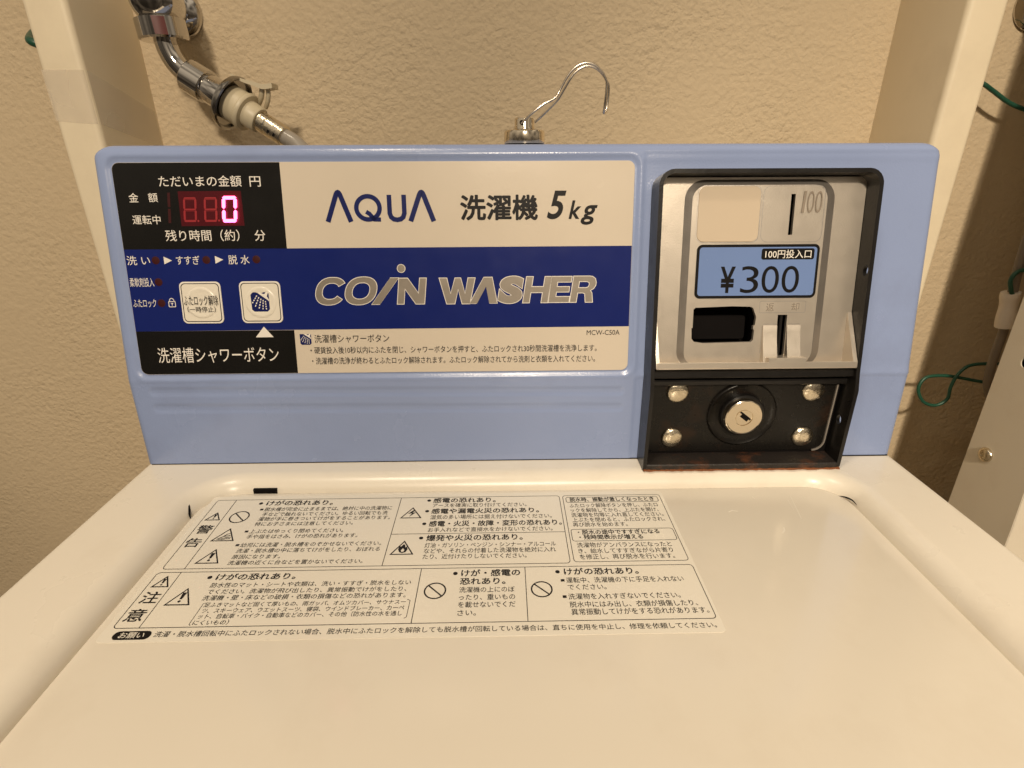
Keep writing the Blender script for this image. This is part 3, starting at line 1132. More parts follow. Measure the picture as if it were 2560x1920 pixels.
# flaky rust along the foot of the frame
rs = MB()
x = 82.0
V, F = [], []
pts = []
while x < 217.5:
    pts.append(x)
    x += random.uniform(1.2, 3.0)
for i, x in enumerate(pts):
    o1 = -17.0 - random.random() * 0.9
    V += [XYZ(x, -15.5, .06), XYZ(x, o1, .06), XYZ(x, o1 + .35, 0.6 + random.random() * .7), XYZ(x, -15.5, 1.2)]
for i in range(len(pts) - 1):
    for k in range(3):
        F.append((i * 4 + k, i * 4 + 4 + k, i * 4 + 5 + k, i * 4 + 1 + k))
obj('rust_crust', V, F, M['rustedge'], frame, False)

# lock plate below
def LKP(u, v, w):
    return LOW(u, v, w + 1.2)


lp = MB().add(*solid(LKP, rr(86.5, 6.5, 211.6, 61.5, 6, 5), -0.8, 0.2, 0.4))
plate = lp.build('lock_plate', M['plate_black'], washer, ang=0.5)
# shallow folded rim of the plate at the left and right
MB().add(*solid(LKP, rr(84.1, 4.4, 214.9, 63.5, 1, 3), -4, -0.9)).build('backing', M['hole'], plate)
ed = [(212.1, 62), (212.1, 15)] + [(204.6 + 7.5 * math.cos(math.radians(a)), 14 - 7.5 * math.sin(math.radians(a))) for a in range(10, 91, 16)]
MB().add(*slab(LKP, ribbon(ed, 1.0), -1.0, 1.0)).build('bare_edge', M['edge'], plate)
for u, z in ((104.0, 52.2), (196.2, 52.3), (103.8, 17.6), (196.0, 17.4)):
    prf = [(7.4, 0.1), (7.45, 0.9)] + [(7.3 * math.cos(math.radians(a)), 0.9 + 2.3 * math.sin(math.radians(a))) for a in range(6, 88, 9)]
    obj('carriage_bolt', *lathe(prf, LKP, u, z, 36), M['zinc'], plate, True, 0.8)
LU, LZ = 150.0, 35.6
obj('lock_dish', *lathe([(23.8, 0.1), (23.6, 1.5), (22.6, 2.1), (21.6, 1.6), (19.5, 0.9), (15.0, 0.7)], LKP, LU, LZ, 56), M['plate_black'], plate, True, 0.9)
obj('lock_collar', *lathe([(15.2, 0.5), (14.9, 4.2), (14.0, 5.2), (12.9, 5.4)], LKP, LU - .5, LZ + .5, 48), M['steel_black'], plate, True, 0.6)
CU, CZ = LU - 2.0, LZ + 1.4
prf = [(12.6, 0.6), (12.7, 8.4), (12.5, 9.3), (11.9, 9.7), (11.4, 9.5), (11.0, 9.5), (6.0, 9.5), (5.85, 8.9), (5.4, 8.9), (5.3, 9.3)]
obj('lock_cylinder', *lathe(prf, LKP, CU, CZ, 56), M['nickel'], plate, True, 0.35)
ang = math.radians(-38)
rot = lambda x, y: (CU + x * math.cos(ang) - y * math.sin(ang), CZ + x * math.sin(ang) + y * math.cos(ang))
kw = MB().add(*sheet(LKP, [[rot(-2.9, -1.1), rot(3.6, -1.1), rot(3.6, 1.1), rot(-2.9, 1.1)]], 9.36))
kw.add(*sheet(LKP, [[rot(-5.0, .9), rot(5.0, .9), rot(4.6, 2.2), rot(-4.6, 2.2)][::-1]], 9.33))
kw.build('keyway', M['hole'], plate, sm=False)

# ---- coin mechanism: raised plateau on a face plate
KM = 0.9916


def MEC(u, v, w):
    return PAN(-13.1 + (u + 13.1) * KM, 70 + (v - 70) * KM, w + 3.0)


cm = MB()
inner = rr(106.0, 8, 191.0, 121.8, 9, 7)
outer = rr(101.0, 6, 195.5, 125.0, 12, 7)
ret = [(110.6, 26.0), (112.4, 23.9), (118.5, 23.0), (150.0, 23.6), (151.3, 24.8), (151.6, 31.6), (150.8, 31.8), (150.8, 34.2), (151.8, 34.5), (152.2, 40.0), (149.8, 45.6), (148.2, 46.6), (136, 47.0), (112.0, 46.2), (110.8, 45.0), (110.9, 33.2), (110.2, 32.8)]
slot = [(168.0, 91.6), (170.7, 91.6), (170.7, 116.4), (168.0, 116.4)]
levr = [(166.4, 10.5), (172.6, 10.5), (172.6, 41.2), (166.4, 41.2)]
cm.add(*slab(MEC, [inner, ret, slot, levr], 2.6, 5.0))
mech = cm.build('coin_mechanism', M['cast'], washer, ang=0.5)
n = len(inner)
V = [MEC(p[0], p[1], 5.0) for p in inner] + [PAN(p[0], p[1], 5.0) for p in outer]
F = [(i, (i + 1) % n, n + (i + 1) % n, n + i) for i in range(n)]
obj('plateau_bevel', V, F, M['castdark'], mech, True, 1.0)
rg = MB().add(*slab(PAN, [rr(84.3, 8.6, 214.8, 126.4, 1.0, 3), [p if p[1] > 9.5 else (p[0], 9.2) for p in outer]], 2.0, 5.0))
rg.build('face_plate', M['cast'], mech, ang=0.5)
# tray with its front rim and side gussets
tr = MB()
MB().add(*box(PAN, 86.5, 212.2, 8.3, 8.9, 4.0, 16.2)).build('tray_floor', M['castfloor'], mech)
tr.add(*box(PAN, 85, 214.6, 7.6, 8.3, 4.0, 17.4, .25))
tr.add(*box(PAN, 85, 214.6, 8.1, 11.9, 16.0, 17.5, .3))
for u0, u1 in ((84.6, 86.8), (212.0, 214.7)):
    V = [PAN(u, v, w) for u in (u0, u1) for v, w in ((42.5, 5.2), (8.2, 5.0), (8.2, 17.45), (11.5, 17.45))]
    tr.add(V, [(0, 1, 2, 3), (7, 6, 5, 4), (0, 4, 5, 1), (1, 5, 6, 2), (2, 6, 7, 3), (3, 7, 4, 0)])
tr.build('coin_tray', M['cast'], mech, ang=0.5)
MB().add(*strips(MEC, [([(156.6, 16), (156.6, 33.6), (157.6, 35.1), (166.2, 35.1)], .5, False), ([(172.8, 35.1), (181.0, 35.1), (182.0, 33.6), (182.0, 16)], .5, False)], 5.03)).build('cheek_groove', M['castdark'], mech, sm=False)
# rounded cheeks beside the return lever
cp = [(34.8, 4.8), (34.6, 5.5), (33.6, 5.9), (30.0, 6.3), (26.0, 6.9), (22.0, 7.7), (18.0, 8.7), (15.0, 9.4), (9.0, 9.8), (9.0, 4.8)]
for u0, u1 in ((157.0, 166.2), (172.8, 181.6)):
    V = [MEC(u, v, w) for u in (u0, u1) for v, w in cp]
    k = len(cp)
    obj('lever_cheek', V, [(i, (i + 1) % k, k + (i + 1) % k, k + i) for i in range(k)] + [tuple(range(k)), tuple(reversed(range(k, 2 * k)))], M['cast'], mech, True, .5)
MB().add(*box(PAN, 157.0, 181.5, 8.2, 14.6, 5, 17.45, .4)).build('tray_block', M['cast'], mech, ang=0.5)
MB().add(*solid(MEC, [(168.6, 8), (170.6, 8), (170.6, 42), (168.6, 42)], -8, 3.8, .5)).build('return_lever', M['steel_black'], mech)
# dark interiors
def pit(u0, u1, v0, v1, w0, w1):
    V = [MEC(u, v, w) for w in (w0, w1) for u, v in ((u0, v0), (u1, v0), (u1, v1), (u0, v1))]
    return V, [(0, 1, 2, 3), (0, 1, 5, 4), (1, 2, 6, 5), (2, 3, 7, 6), (3, 0, 4, 7)]


for q in ((109, 153.5, 22, 48, -14, 2.5), (167, 171.7, 90.5, 117.5, -12, 2.5), (165, 174, 9, 42.5, -14, 2.5)):
    MB().add(*pit(*q)).build('mechanism_interior', M['hole'], mech, sm=False)
MB().add(*solid(MEC, rr(113, 24, 150.5, 40, 2, 3), -9, -6.5, .5)).build('return_flap', M['hole'], mech)
obj('blank_pad', *solid(MEC, rr(109.9, 87.6, 148.7, 121.0, 4.2, 6), 4.8, 5.5, .15), M['beige'], mech, True, .5, 'blank beige sticker pad')
for q in ((109.4, 87.1, 149.2, 121.5), (150.6, 87.3, 189.4, 121.2)):
    MB().add(*strips(MEC, [(rr(*q, 4.4, 6), .45, True)], 5.03)).build('pad_groove', M['castdark'], mech, sm=False)
em = MB()
for s, a, b_ in (("1", 174.9, 177.4), ("0", 178.3, 182.6), ("0", 183.4, 187.7)):
    V, F = text_box(MEC, s, a, b_, 105.0, 118.0, 5.5, 0, .06, 4, -0.012)
    em.add(V, F)
em.build('embossed_hundred', M['etch'], mech, sm=False)
MB().add(*strips(MEC, [(rr(153.9, 42.6, 184.0, 50.0, .8, 3), .35, True)], 5.04)).build('lever_plate_edge', M['castdark'], mech, sm=False)
words([("返", 158.1, 163.3, 43.6, 48.8), ("却", 174.7, 179.9, 43.8, 48.9)], 5.06, M['etch'], 'return_lettering', mech, 0.004, fr=MEC)
obj('price_label', *solid(MEC, rr(110.6, 52.1, 189.3, 85.9, 3.4, 6), 4.9, 5.5, .1), M['ink_black'], mech, True, .5)
obj('price_field', *sheet(MEC, [rr(112.3, 53.8, 187.6, 84.2, 2.0, 6)], 5.56), M['lightblue'], mech, False)
obj('price_tab', *sheet(MEC, [rr(152.0, 76.4, 185.9, 83.3, 1.4, 5)], 5.62), M['ink_black'], mech, False)
words([("100円投入口", 154.4, 184.0, 77.2, 82.5)], 5.68, M['ink_white'], 'tab_lettering', mech, 0.006, fr=MEC)
pr = MB()
pr.add(*text_box(MEC, "¥", 126.5, 136.2, 55.5, 72.2, 5.62, 0, 0, 5, 0.024))
for s, a, b_ in (("3", 139.9, 151.4), ("0", 153.4, 164.6), ("0", 166.4, 177.6)):
    pr.add(*text_box(MEC, s, a, b_, 55.4, 72.4, 5.62, 0, 0, 6, -0.004))
pr.build('price_lettering', M['ink_black'], mech, sm=False)

# ---- warning sticker on the lid
stk = obj('warning_sticker', *solid(LID, rr(-205.0, -146.3, 91.4, -29.0, 2.5, 4), -0.05, 0.22, .05), M['sticker'], washer, True, .5)
SW = 0.30
W1 = [
    ["けがの恐れあり。", -167.51, -124.69, -37.27, 5.27] ,
    ["■脱水槽が完全に止まるまでは、絶対に中の洗濯物に", -169.21, -85.3, -43.97, 4.13] ,
    ["手などで触れないでください。ゆるい回転でも洗", -165.78, -87.13, -49.13, 4.02] ,
    ["濯物が手に巻きついてけがをすることがあります。", -166.27, -84.68, -53.94, 3.91] ,
    ["特にお子さまには注意してください。", -166.34, -106.4, -58.94, 3.81] ,
    ["■上ぶたはゆっくり閉めてください。", -169.46, -110.47, -65.93, 3.95] ,
    ["手や指をはさみ、けがの恐れがあります。", -166.22, -100.79, -70.91, 3.84] ,
    ["■幼児には洗濯・脱水槽をのぞかせないでください。", -169.44, -85.24, -78.39, 3.81] ,
    ["洗濯・脱水槽の中に落ちてけがをしたり、おぼれる", -166.77, -85.1, -83.38, 3.7] ,
    ["原因になります。", -166.89, -139.83, -88.51, 3.59] ,
    ["洗濯機の近くに台などを置かないでください。", -167.06, -92.56, -93.34, 3.61] ,
]
W2 = [
    ["けがの恐れあり。", -168.0, -125.68, -104.39, 4.72] ,
    ["防水性のマット・シートや衣類は、洗い・すすぎ・脱水をしない", -168.14, -63.2, -110.39, 3.46] ,
    ["でください。洗濯物が飛び出したり、異常振動でけがをしたり、", -167.62, -64.77, -114.95, 3.37] ,
    ["洗濯機・壁・床などの破損・衣類の損傷などの恐れがあります。", -167.99, -64.49, -119.33, 3.47] ,
    ["足ふきマットなど固くて厚いもの、雨ガッパ、オムツカバー、サウナスー", -164.84, -63.75, -124.07, 3.06] ,
    ["ツ、スキーウェア、ウエットスーツ、寝袋、ウインドブレーカー、カーペ", -164.11, -63.86, -127.88, 3.09] ,
    ["ット、自転車・バイク・自動車などのカバー、その他（防水性の水を通し", -164.03, -64.39, -131.48, 3.1] ,
    ["にくいもの）", -164.67, -147.57, -135.37, 3.12] ,
]
W3 = [
    ["感電の恐れあり。", -59.55, -19.15, -36.76, 5.1] ,
    ["アースを確実に取り付けてください。", -59.49, 0.85, -42.19, 4.25] ,
    ["感電や漏電火災の恐れあり。", -59.49, 8.35, -48.37, 5.14] ,
    ["湿気の多い場所には据え付けないでください。", -59.58, 16.11, -54.53, 4.31] ,
    ["感電・火災・故障・変形の恐れあり。", -59.5, 21.55, -61.11, 5.28] ,
    ["お手入れなどで直接水をかけないでください。", -59.56, 15.54, -67.02, 4.18] ,
]
W4 = [
    ["爆発や火災の恐れあり。", -59.4, -2.93, -74.54, 5.34] ,
    ["灯油・ガソリン・ベンジン・シンナー・アルコール", -59.69, 16.23, -81.08, 4.14] ,
    ["などや、それらの付着した洗濯物を絶対に入れ", -59.54, 15.77, -85.94, 4.17] ,
    ["たり、近付けたりしないでください。", -59.56, -1.2, -90.68, 4.05] ,
]
W5 = [
    ["脱水時、振動が激しくなったとき", 29.3, 84.22, -37.91, 4.54] ,
    ["ふたロック解除ボタンを押し、ふたロ", 28.34, 85.18, -44.37, 4.39] ,
    ["ックを解除してから、上ぶたを開け、", 28.49, 84.32, -49.49, 4.28] ,
    ["洗濯物を均等に入れ直してください。", 28.43, 86.13, -54.35, 4.33] ,
    ["上ぶたを閉めると、ふたロックされ、", 28.55, 85.82, -59.22, 4.22] ,
    ["再び脱水を始めます。", 28.27, 61.59, -63.92, 4.11] ,
    ["・脱水の途中ですすぎになる", 30.32, 79.08, -71.22, 4.25] ,
    ["・残時間表示が増える", 30.68, 68.2, -75.85, 4.14] ,
    ["洗濯物がアンバランスになったと", 28.35, 83.07, -82.83, 4.26] ,
    ["き、給水してすすぎながら片寄り", 28.45, 82.55, -87.89, 4.14] ,
    ["を修正し、再び脱水を行います。", 28.64, 82.04, -92.8, 4.15] ,
]
W6 = [
    ["けが・感電の", -36.97, -5.31, -104.29, 4.97] ,
    ["恐れあり。", -37.16, -13.27, -110.42, 4.79] ,
    ["洗濯機の上にのぼ", -37.25, -8.49, -116.51, 3.91] ,
    ["ったり、重いもの", -37.05, -8.36, -121.71, 3.89] ,
    ["を載せないでくだ", -37.1, -8.31, -126.69, 3.87] ,
    ["さい。", -37.12, -27.89, -131.96, 3.84] ,
]
W7 = [
    ["けがの恐れあり。", 18.53, 58.73, -104.3, 4.99] ,
    ["■運転中、洗濯機の下に手足を入れない", 16.13, 81.52, -110.79, 4.08] ,
    ["でください。", 19.26, 39.44, -115.8, 3.94] ,
    ["■洗濯物を入れすぎないでください。", 15.97, 76.26, -122.38, 4.0] ,
    ["脱水中にはみ出し、衣類が損傷したり、", 18.93, 83.3, -127.75, 3.86] ,
    ["異常振動してけがをする恐れがあります。", 19.19, 87.35, -132.57, 3.95] ,
]
W8 = [
    ["洗濯・脱水槽回転中にふたロックされない場合、脱水中にふたロックを解除しても脱水槽が回転している場合は、直ちに使用を中止し、修理を依頼してください。", -179.25, 87.78, -141.96, 3.32] ,
]

blocks = (('warning_text', W1, 1), ('caution_text', W2, 1), ('shock_text', W3, 0), ('fire_text', W4, 1), ('spin_text', W5, 0), ('load_text', W6, 2), ('hands_text', W7, 1), ('request_text', W8, 0))
heads = ("けがの恐れあり。", "感電の恐れあり。", "感電や漏電火災の恐れあり。", "感電・火災・故障・変形の恐れあり。", "爆発や火災の恐れあり。", "けが・感電の", "恐れあり。", "脱水時、振動が激しくなったとき", "・脱水の途中ですすぎになる", "・残時間表示が増える")
for nm, rows, _ in blocks:
    b = MB()
    for s, u0, u1, vm, h in rows:
        sq = s.startswith('■')
        t_ = s[1:] if sq else s
        if sq:
            b.add(*sheet(LID, [[(u0, vm - .9), (u0 + 2.0, vm - .9), (u0 + 2.0, vm + .9), (u0, vm + .9)]], SW))
            u0 += 2.9
        b.add(*text_line(LID, t_, u0, u1, vm, h, SW, 0.022 if s in heads else 0.006))
    b.build(nm, M['ink_dark'], stk, sm=False)
for x, y in ((-171.3, -37.4), (-171.6, -104.5), (-62.5, -36.7), (-62.4, -48.2), (-62.6, -61.0), (-62.7, -74.4), (-40.2, -104.4), (15.0, -104.3)):
    obj('bullet_dot', *sheet(LID, [circle(x, y, 1.25, n=16)], SW), M['ink_dark'], stk, False)
for s, x, y in (('警', -194.7, -63.3), ('告', -195.3, -75.5), ('注', -194.9, -118.3), ('意', -195.4, -130.0)):
    obj('signal_character', *text_box(LID, s, x - 4.6, x + 4.6, y - 4.1, y + 4.1, SW, 0.016), M['ink_dark'], stk, False)
# ruled frames
fl = []
th = 0.38
fl += [(rr(-201.0, -97.6, 22.8, -33.2, 2.0, 4), th, True), (rr(25.0, -96.8, 89.0, -33.2, 2.0, 4), th, True), (rr(-201.6, -138.0, 89.5, -100.2, 2.0, 4), th, True)]
for x, ya, yb_ in ((-188.8, -33.3, -97.5), (-81.1, -33.3, -97.5), (-189.0, -100.3, -137.9), (-59.0, -100.3, -137.9), (-2.5, -100.3, -137.9)):
    fl.append(([(x, ya), (x, yb_)], th, False))
fl.append(([(-81.1, -70.5), (22.7, -70.5)], th, False))
fl += [(rr(26.9, -40.9, 87.0, -35.2, 1.4, 4), th, True), (rr(26.4, -79.2, 87.8, -68.4, 1.6, 4), th, True)]
fl += [([(-163.8, -122.5), (-165.8, -123.2), (-166.1, -136.4), (-165.2, -137.0)], .3, False), ([(-63.2, -122.4), (-61.7, -123.2), (-61.9, -133.9), (-63.0, -134.8)], .3, False)]
MB().add(*strips(LID, fl, SW)).build('ruled_frames', M['ink_dark'], stk, sm=False)


def warn_triangle(b, x0, x1, y0, y1, wd):
    b.add(*strips(LID, [([(x0 + wd, y0 + wd * .5), (x1 - wd, y0 + wd * .5), ((x0 + x1) / 2, y1 - wd)], wd, True)], SW))


tri = [(-199.7, -189.7, -54.5, -46.2), (-186.4, -172.2, -74.6, -62.6), (-185.8, -172.1, -93.6, -81.4), (-199.6, -189.8, -111.2, -102.6), (-185.7, -172.2, -124.0, -111.9), (-78.7, -64.9, -55.2, -43.8), (-78.9, -65.0, -88.7, -76.5)]
for k, (x0, x1, y0, y1) in enumerate(tri):
    b = MB()
    warn_triangle(b, x0, x1, y0, y1, .75)
    xm, h = (x0 + x1) / 2, y1 - y0
    if k in (0, 2, 3, 4):                    # exclamation mark
        b.add(*sheet(LID, [[(xm - .05 * h, y0 + .34 * h), (xm + .05 * h, y0 + .34 * h), (xm + .09 * h, y0 + .72 * h), (xm - .09 * h, y0 + .72 * h)]], SW))
        b.add(*sheet(LID, [circle(xm, y0 + .22 * h, .065 * h, n=12)], SW))
    elif k == 5:                             # lightning
        b.add(*sheet(LID, [[(-71.0, -46.8), (-74.2, -50.6), (-71.6, -50.2), (-73.0, -53.6), (-69.2, -49.3), (-71.6, -49.6), (-69.8, -47.2)]], SW))
    elif k == 6:                             # flame
        b.add(*sheet(LID, [[(-71.9, -79.6), (-73.2, -81.8), (-74.2, -81.2), (-74.6, -84.0), (-73.6, -86.6), (-71.8, -87.3), (-70.0, -86.6), (-69.1, -84.2), (-69.8, -81.6), (-70.6, -82.6), (-71.0, -80.6)], [(-71.9, -83.2), (-72.9, -85.0), (-72.4, -86.3), (-71.2, -86.2), (-70.8, -84.8)]], SW))
    else:                                    # trapped hand
        b.add(*strips(LID, [([(-183.0, -73.0), (-180.0, -70.2), (-176.5, -69.6)], .7, False), ([(-182.0, -73.2), (-178.5, -71.4), (-175.6, -71.0)], .6, False), ([(-180.5, -73.4), (-177.5, -72.4), (-175.4, -72.4)], .6, False), ([(-180.2, -70.0), (-178.8, -68.2), (-177.4, -67.6)], .6, False)], SW))
    b.build('hazard_triangle', M['ink_dark'], stk, sm=False)
for x, y, rx in ((-179.1, -51.5, 5.6), (-49.8, -116.8, 5.4), (5.6, -116.9, 5.3)):
    obj('prohibition_sign', *strips(LID, [(circle(x, y, rx, n=36), .8, True), ([(x - rx * .7, y + rx * .7), (x + rx * .7, y - rx * .7)], .8, False)], SW), M['ink_dark'], stk, False)
obj('request_pill', *sheet(LID, [rr(-198.6, -144.9, -180.8, -139.8, 2.5, 6)], SW), M['ink_black'], stk, False)
words([("お願い", -195.6, -183.8, -144.1, -140.6)], SW + .08, M['sticker'], 'pill_lettering', stk, 0.012, fr=LID)

# faint rubbed marks on the lid
for P, wd, cl in (([(128.0, -53.0), (131.0, -51.5), (134.0, -52.5)], .8, False), ([(175.4, -36.5), (173.0, -48), (170.5, -61)], .45, False), ([(171.5, -41), (170.2, -52)], .35, False), ([(152.0, -74.5), (154.5, -72.0), (155.5, -69.0)], .9, False), ([(150.0, -36.6), (150.6, -39.2)], .8, False), ([(80, -228), (92, -236)], .5, False)):
    obj('scuff_mark', *strips(LID, [(P, wd, cl)], 0.05), M['scuff'], washer, False)

# ------------------------------------------------------------------ magnetic hook on the panel
HX, HY, HZ = 2.95, 75.0, ztop + 0.6
hook = thing('magnetic_hook', (HX * .001, HY * .001, HZ * .001), 'small shiny magnetic hook with bent wire loop standing on top of the blue panel', 'hook')
XY = lambda u, v, w: XYZ(u, v, HZ + w)
obj('magnet_face', *lathe([(13.4, -0.58), (13.4, 0.3)], XY, HX, HY, 40), M['hole'], hook)
obj('magnet_base', *lathe([(13.2, 0.05), (13.9, .5), (14.0, 1.0), (14.0, 7.2), (13.4, 8.4), (12.0, 8.9), (8.6, 9.2), (7.4, 9.5)], XY, HX, HY, 56), M['nickel'], hook, True, .5)
obj('swivel_boss', *lathe([(7.2, 9.0), (7.0, 10.2), (6.8, 10.6), (6.8, 15.2), (6.4, 16.0), (5.6, 16.2)], XY, HX, HY, 40), M['nickel'], hook, True, .5)
obj('boss_hole', *lathe([(1.5, 6.55), (1.5, 6.95)], lambda u, v, w: XYZ(u, HY - w, v), 0.9, HZ + 13.2, 18), M['hole'], hook)
w1 = [(0.5, 68.6, 219.4), (7.8, 67.5, 225.7), (15.4, 68, 230.9), (23.0, 69, 234.7), (25.8, 70, 238.9), (30.3, 70, 246.5), (34.4, 70, 251.4), (39.4, 70, 254.3), (44.1, 70, 254.9), (48.9, 70, 253.4), (53.4, 70, 249.7), (56.0, 70, 245.6), (56.8, 70, 242.6), (56.5, 70, 234.2), (56.2, 71, 228.0)]
w2 = [(9.6, 80, 221.4), (15.6, 79, 226.4), (24.2, 78, 234.3), (27.7, 78, 239.1), (32.3, 78, 246.5), (36.2, 78, 251.4), (40.9, 78, 254.3), (45.2, 78, 255.1), (50.0, 78, 253.8), (54.6, 78, 250.3), (57.7, 78, 246.0), (59.2, 78, 243.0), (59.1, 78, 234.8), (58.0, 77, 228.2)]
dz = ztop - 206.3
path = [(a, b_, c + dz) for a, b_, c in w1] + [(56.3, 72.5, 226.2 + dz), (57.1, 75, 226.0 + dz)] + [(a + .7, b_ + 1.5, c + dz - .7) for a, b_, c in reversed(w2)]
obj('wire_loop', *tube(path, 0.80, 12, 6), M['wire'], hook, True, 1.5)


# ------------------------------------------------------------------ water tap and hose (chain worked out at 165 mm, placed at TY_ mm)
TAPY = 185.0
SC = (TAPY + 337.0) / (165.0 + 337.0)


def tp3(x, z, dy=0.0):
    return Vector((-13.1 + (x + 13.1) * SC, TAPY + dy, 201.3 + (z - 201.3) * SC))


tap = thing('water_tap', (-0.297, 0.241, 0.316), 'chrome wall tap with curved spout and red-brown band, upper left corner', 'tap')
EX, EZ = -297.0, 316.0
FW = lambda u, v, w: XYZ(u, WALL_Y - w, v)
obj('escutcheon', *lathe([(21.0, 0.2), (21.2, 2.2), (20.0, 4.4), (17.5, 7.5), (13.5, 11.0), (11.5, 12.0)], FW, EX, EZ, 48), M['chrome'], tap, True, .5)
p0 = tp3(-275.6, 290.0)
bx_, bz_ = p0.x, p0.z
vb = tp3(-275.4, 309)
vd = Vector((vb.x - EX, TAPY - WALL_Y + 8, vb.z - EZ))
obj('valve_body', *axis_lathe([(11.5, 0), (11.5, 14), (14.5, 20), (18.5, 28), (19.5, 42), (18.8, 58), (16.5, 66), (12.0, 70), (8, 71)], (EX, WALL_Y - 8, EZ), vd, 40), M['chrome'], tap, True, .5)
dn = (tp3(-274.4, 283.3) - tp3(-275.4, 302)).normalized()
obj('outlet_neck', *axis_lathe([(13.0, -6), (13.0, 10), (13.5, 12)], tp3(-274.6, 306), dn, 36), M['chrome'], tap, True, .5)
hexn = MB().add(*axis_lathe([(17.0, 0), (19.6, 1.2), (19.6, 14.8), (18.2, 16.2), (12.0, 16.6)], tp3(-275.2, 297.5), dn, 28))
hexn.build('union_nut', M['chrome'], tap, ang=0.5)
# band on the nut: a short curved patch
o_ = tp3(-275.2, 297.5)
side = Vector((1, 0, 0))
V, F = [], []
for i in range(5):
    a = math.radians(-80 + 7.0 * i)
    for w in (1.4, 14.4):
        p = o_ + dn * w * TS + Vector((math.cos(a), math.sin(a), 0)) * 19.9 * TS
        V.append(tuple(p * .001))
for i in range(4):
    F.append((i * 2, i * 2 + 2, i * 2 + 3, i * 2 + 1))
obj('nut_band', V, F, M['redtag'], tap, True, 1.5)
sp = [tp3(-275.0, 288), tp3(-274.4, 283.3), tp3(-273.6, 278.0), tp3(-272.0, 272.6), tp3(-269.4, 267.4), tp3(-265.8, 262.9), tp3(-261.5, 259.2), tp3(-254.0, 254.3), tp3(-246, 249.0)]
obj('spout', *tube(sp, 8.8 * TS, 24, 5), M['chrome'], tap, True, 1.5)
ax = (tp3(-228.0, 236.6) - tp3(-262.3, 259.5)).normalized()


def tpy(x, z, Y):
    k = (Y + 337.0) / 502.0
    return Vector((-13.1 + (x + 13.1) * k, Y, 201.3 + (z - 201.3) * k))


ax = (tpy(-185.6, 209.7, TAPY - 18) - tpy(-262.0, 259.3, TAPY)).normalized()
c0 = tp3(-262.0, 259.3)
obj('spout_collar', *axis_lathe([(9.0, 0), (13.4, 0.4), (14.0, 1.2), (14.0, 19.0), (13.2, 19.6), (12.2, 19.9)], c0, ax, 36), M['chrome'], tap, True, .5)
c1 = c0 + ax * 19.5 * TS
obj('nipple', *axis_lathe([(12.2, 0), (12.4, .4), (12.4, 21), (11.4, 21.8)], c1, ax, 36), M['chrome'], tap, True, .5)
c2 = c1 + ax * 20.5 * TS
obj('flange_ring', *axis_lathe([(12, 0), (20.5, 0.4), (22.8, 1.6), (23.6, 4.0), (23.6, 6.2), (22.6, 7.0), (21.4, 6.2), (20.6, 3.2), (17.0, 2.6), (13, 2.6)], c2, ax, 48), M['chrome_dark'], tap, True, .5)
hose = thing('hose_connector', tuple(c2 * .001), 'ivory plastic hose connector with release lever hanging from the chrome tap', 'hose')
obj('connector_shell', *axis_lathe([(12, 2.5), (15.2, 3.4), (15.6, 5), (15.2, 15), (15.0, 16.4), (13.2, 17.4), (13.0, 20.0), (11.6, 21.2), (11.2, 31.5), (10.4, 32.6), (7.0, 32.8)], c2, ax, 44), M['plastic'], hose, True, .6)
obj('locking_ring', *axis_lathe([(13.0, 16.2), (16.0, 16.6), (16.6, 17.6), (16.4, 19.8), (15.6, 20.8), (13.0, 21.2)], c2, ax, 44), M['plastic'], hose, True, .6)
obj('hose_ferrule', *axis_lathe([(7.0, 32), (8.8, 32.6), (8.9, 40), (8.5, 40.6), (8.5, 41.4), (8.9, 42), (8.9, 57), (8.4, 57.6), (6.8, 57.8)], c2, ax, 32), M['zinc'], hose, True, .5)
fp = c2 + ax * 57 * TS
hp = [fp - ax * 10, fp, fp + ax * 12, fp + ax * 24 + Vector((0, 0, -6)), fp + ax * 31 + Vector((2, 0, -26)), fp + ax * 34 + Vector((2, 0, -80)), fp + ax * 34 + Vector((2, 0, -220))]
obj('hose_pipe', *tube(hp, 6.9 * TS, 18, 6), M['hose'], hose, True, 1.5)
# ferrule slots
pv = ax.cross(Vector((0, 1, 0))).normalized()
for k in (45.5, 51.0):
    q = c2 + ax * k * TS + pv * -2.0 + Vector((0, -8.8 * TS - .15, 0))
    V = [tuple((q + ax * a + pv * b_) * .001) for a, b_ in ((-.9, -1.7), (.9, -1.7), (.9, 1.7), (-.9, 1.7))]
    obj('ferrule_slot', V, [(0, 1, 2, 3)], M['hole'], hose, False)
# release lever: thin bent plate on a fork
lv = [tp3(-223.3, 258.6, -6), tp3(-216, 255.0, -6), tp3(-207.5, 252.6, -6), tp3(-200.3, 250.4, -6), tp3(-192.6, 251.2, -6)]
lm = MB()
for side_ in (-1,):
    P = catmull(lv, 5)
    V, F = [], []
    for i, p in enumerate(P):
        t = i / (len(P) - 1)
        th_ = 0.9 + 1.7 * math.sin(min(1, t * 1.2) * math.pi * .5)
        for yy in (-7, 7):
            V += [tuple((p + Vector((0, yy, th_ * .5))) * .001), tuple((p + Vector((0, yy, -th_ * .9))) * .001)]
    for i in range(len(P) - 1):
        a = i * 4
        F += [(a, a + 4, a + 6, a + 2), (a + 1, a + 3, a + 7, a + 5), (a, a + 1, a + 5, a + 4), (a + 2, a + 6, a + 7, a + 3)]
    F += [(0, 2, 3, 1), (len(V) - 4, len(V) - 3, len(V) - 1, len(V) - 2)]
    lm.add(V, F)
lm.add(*tube([tp3(-203.0, 249.6, -6), tp3(-203.6, 246.6, -6), tp3(-205.8, 242.6, -4), tp3(-210, 238.4, 0)], 2.1, 10, 5))
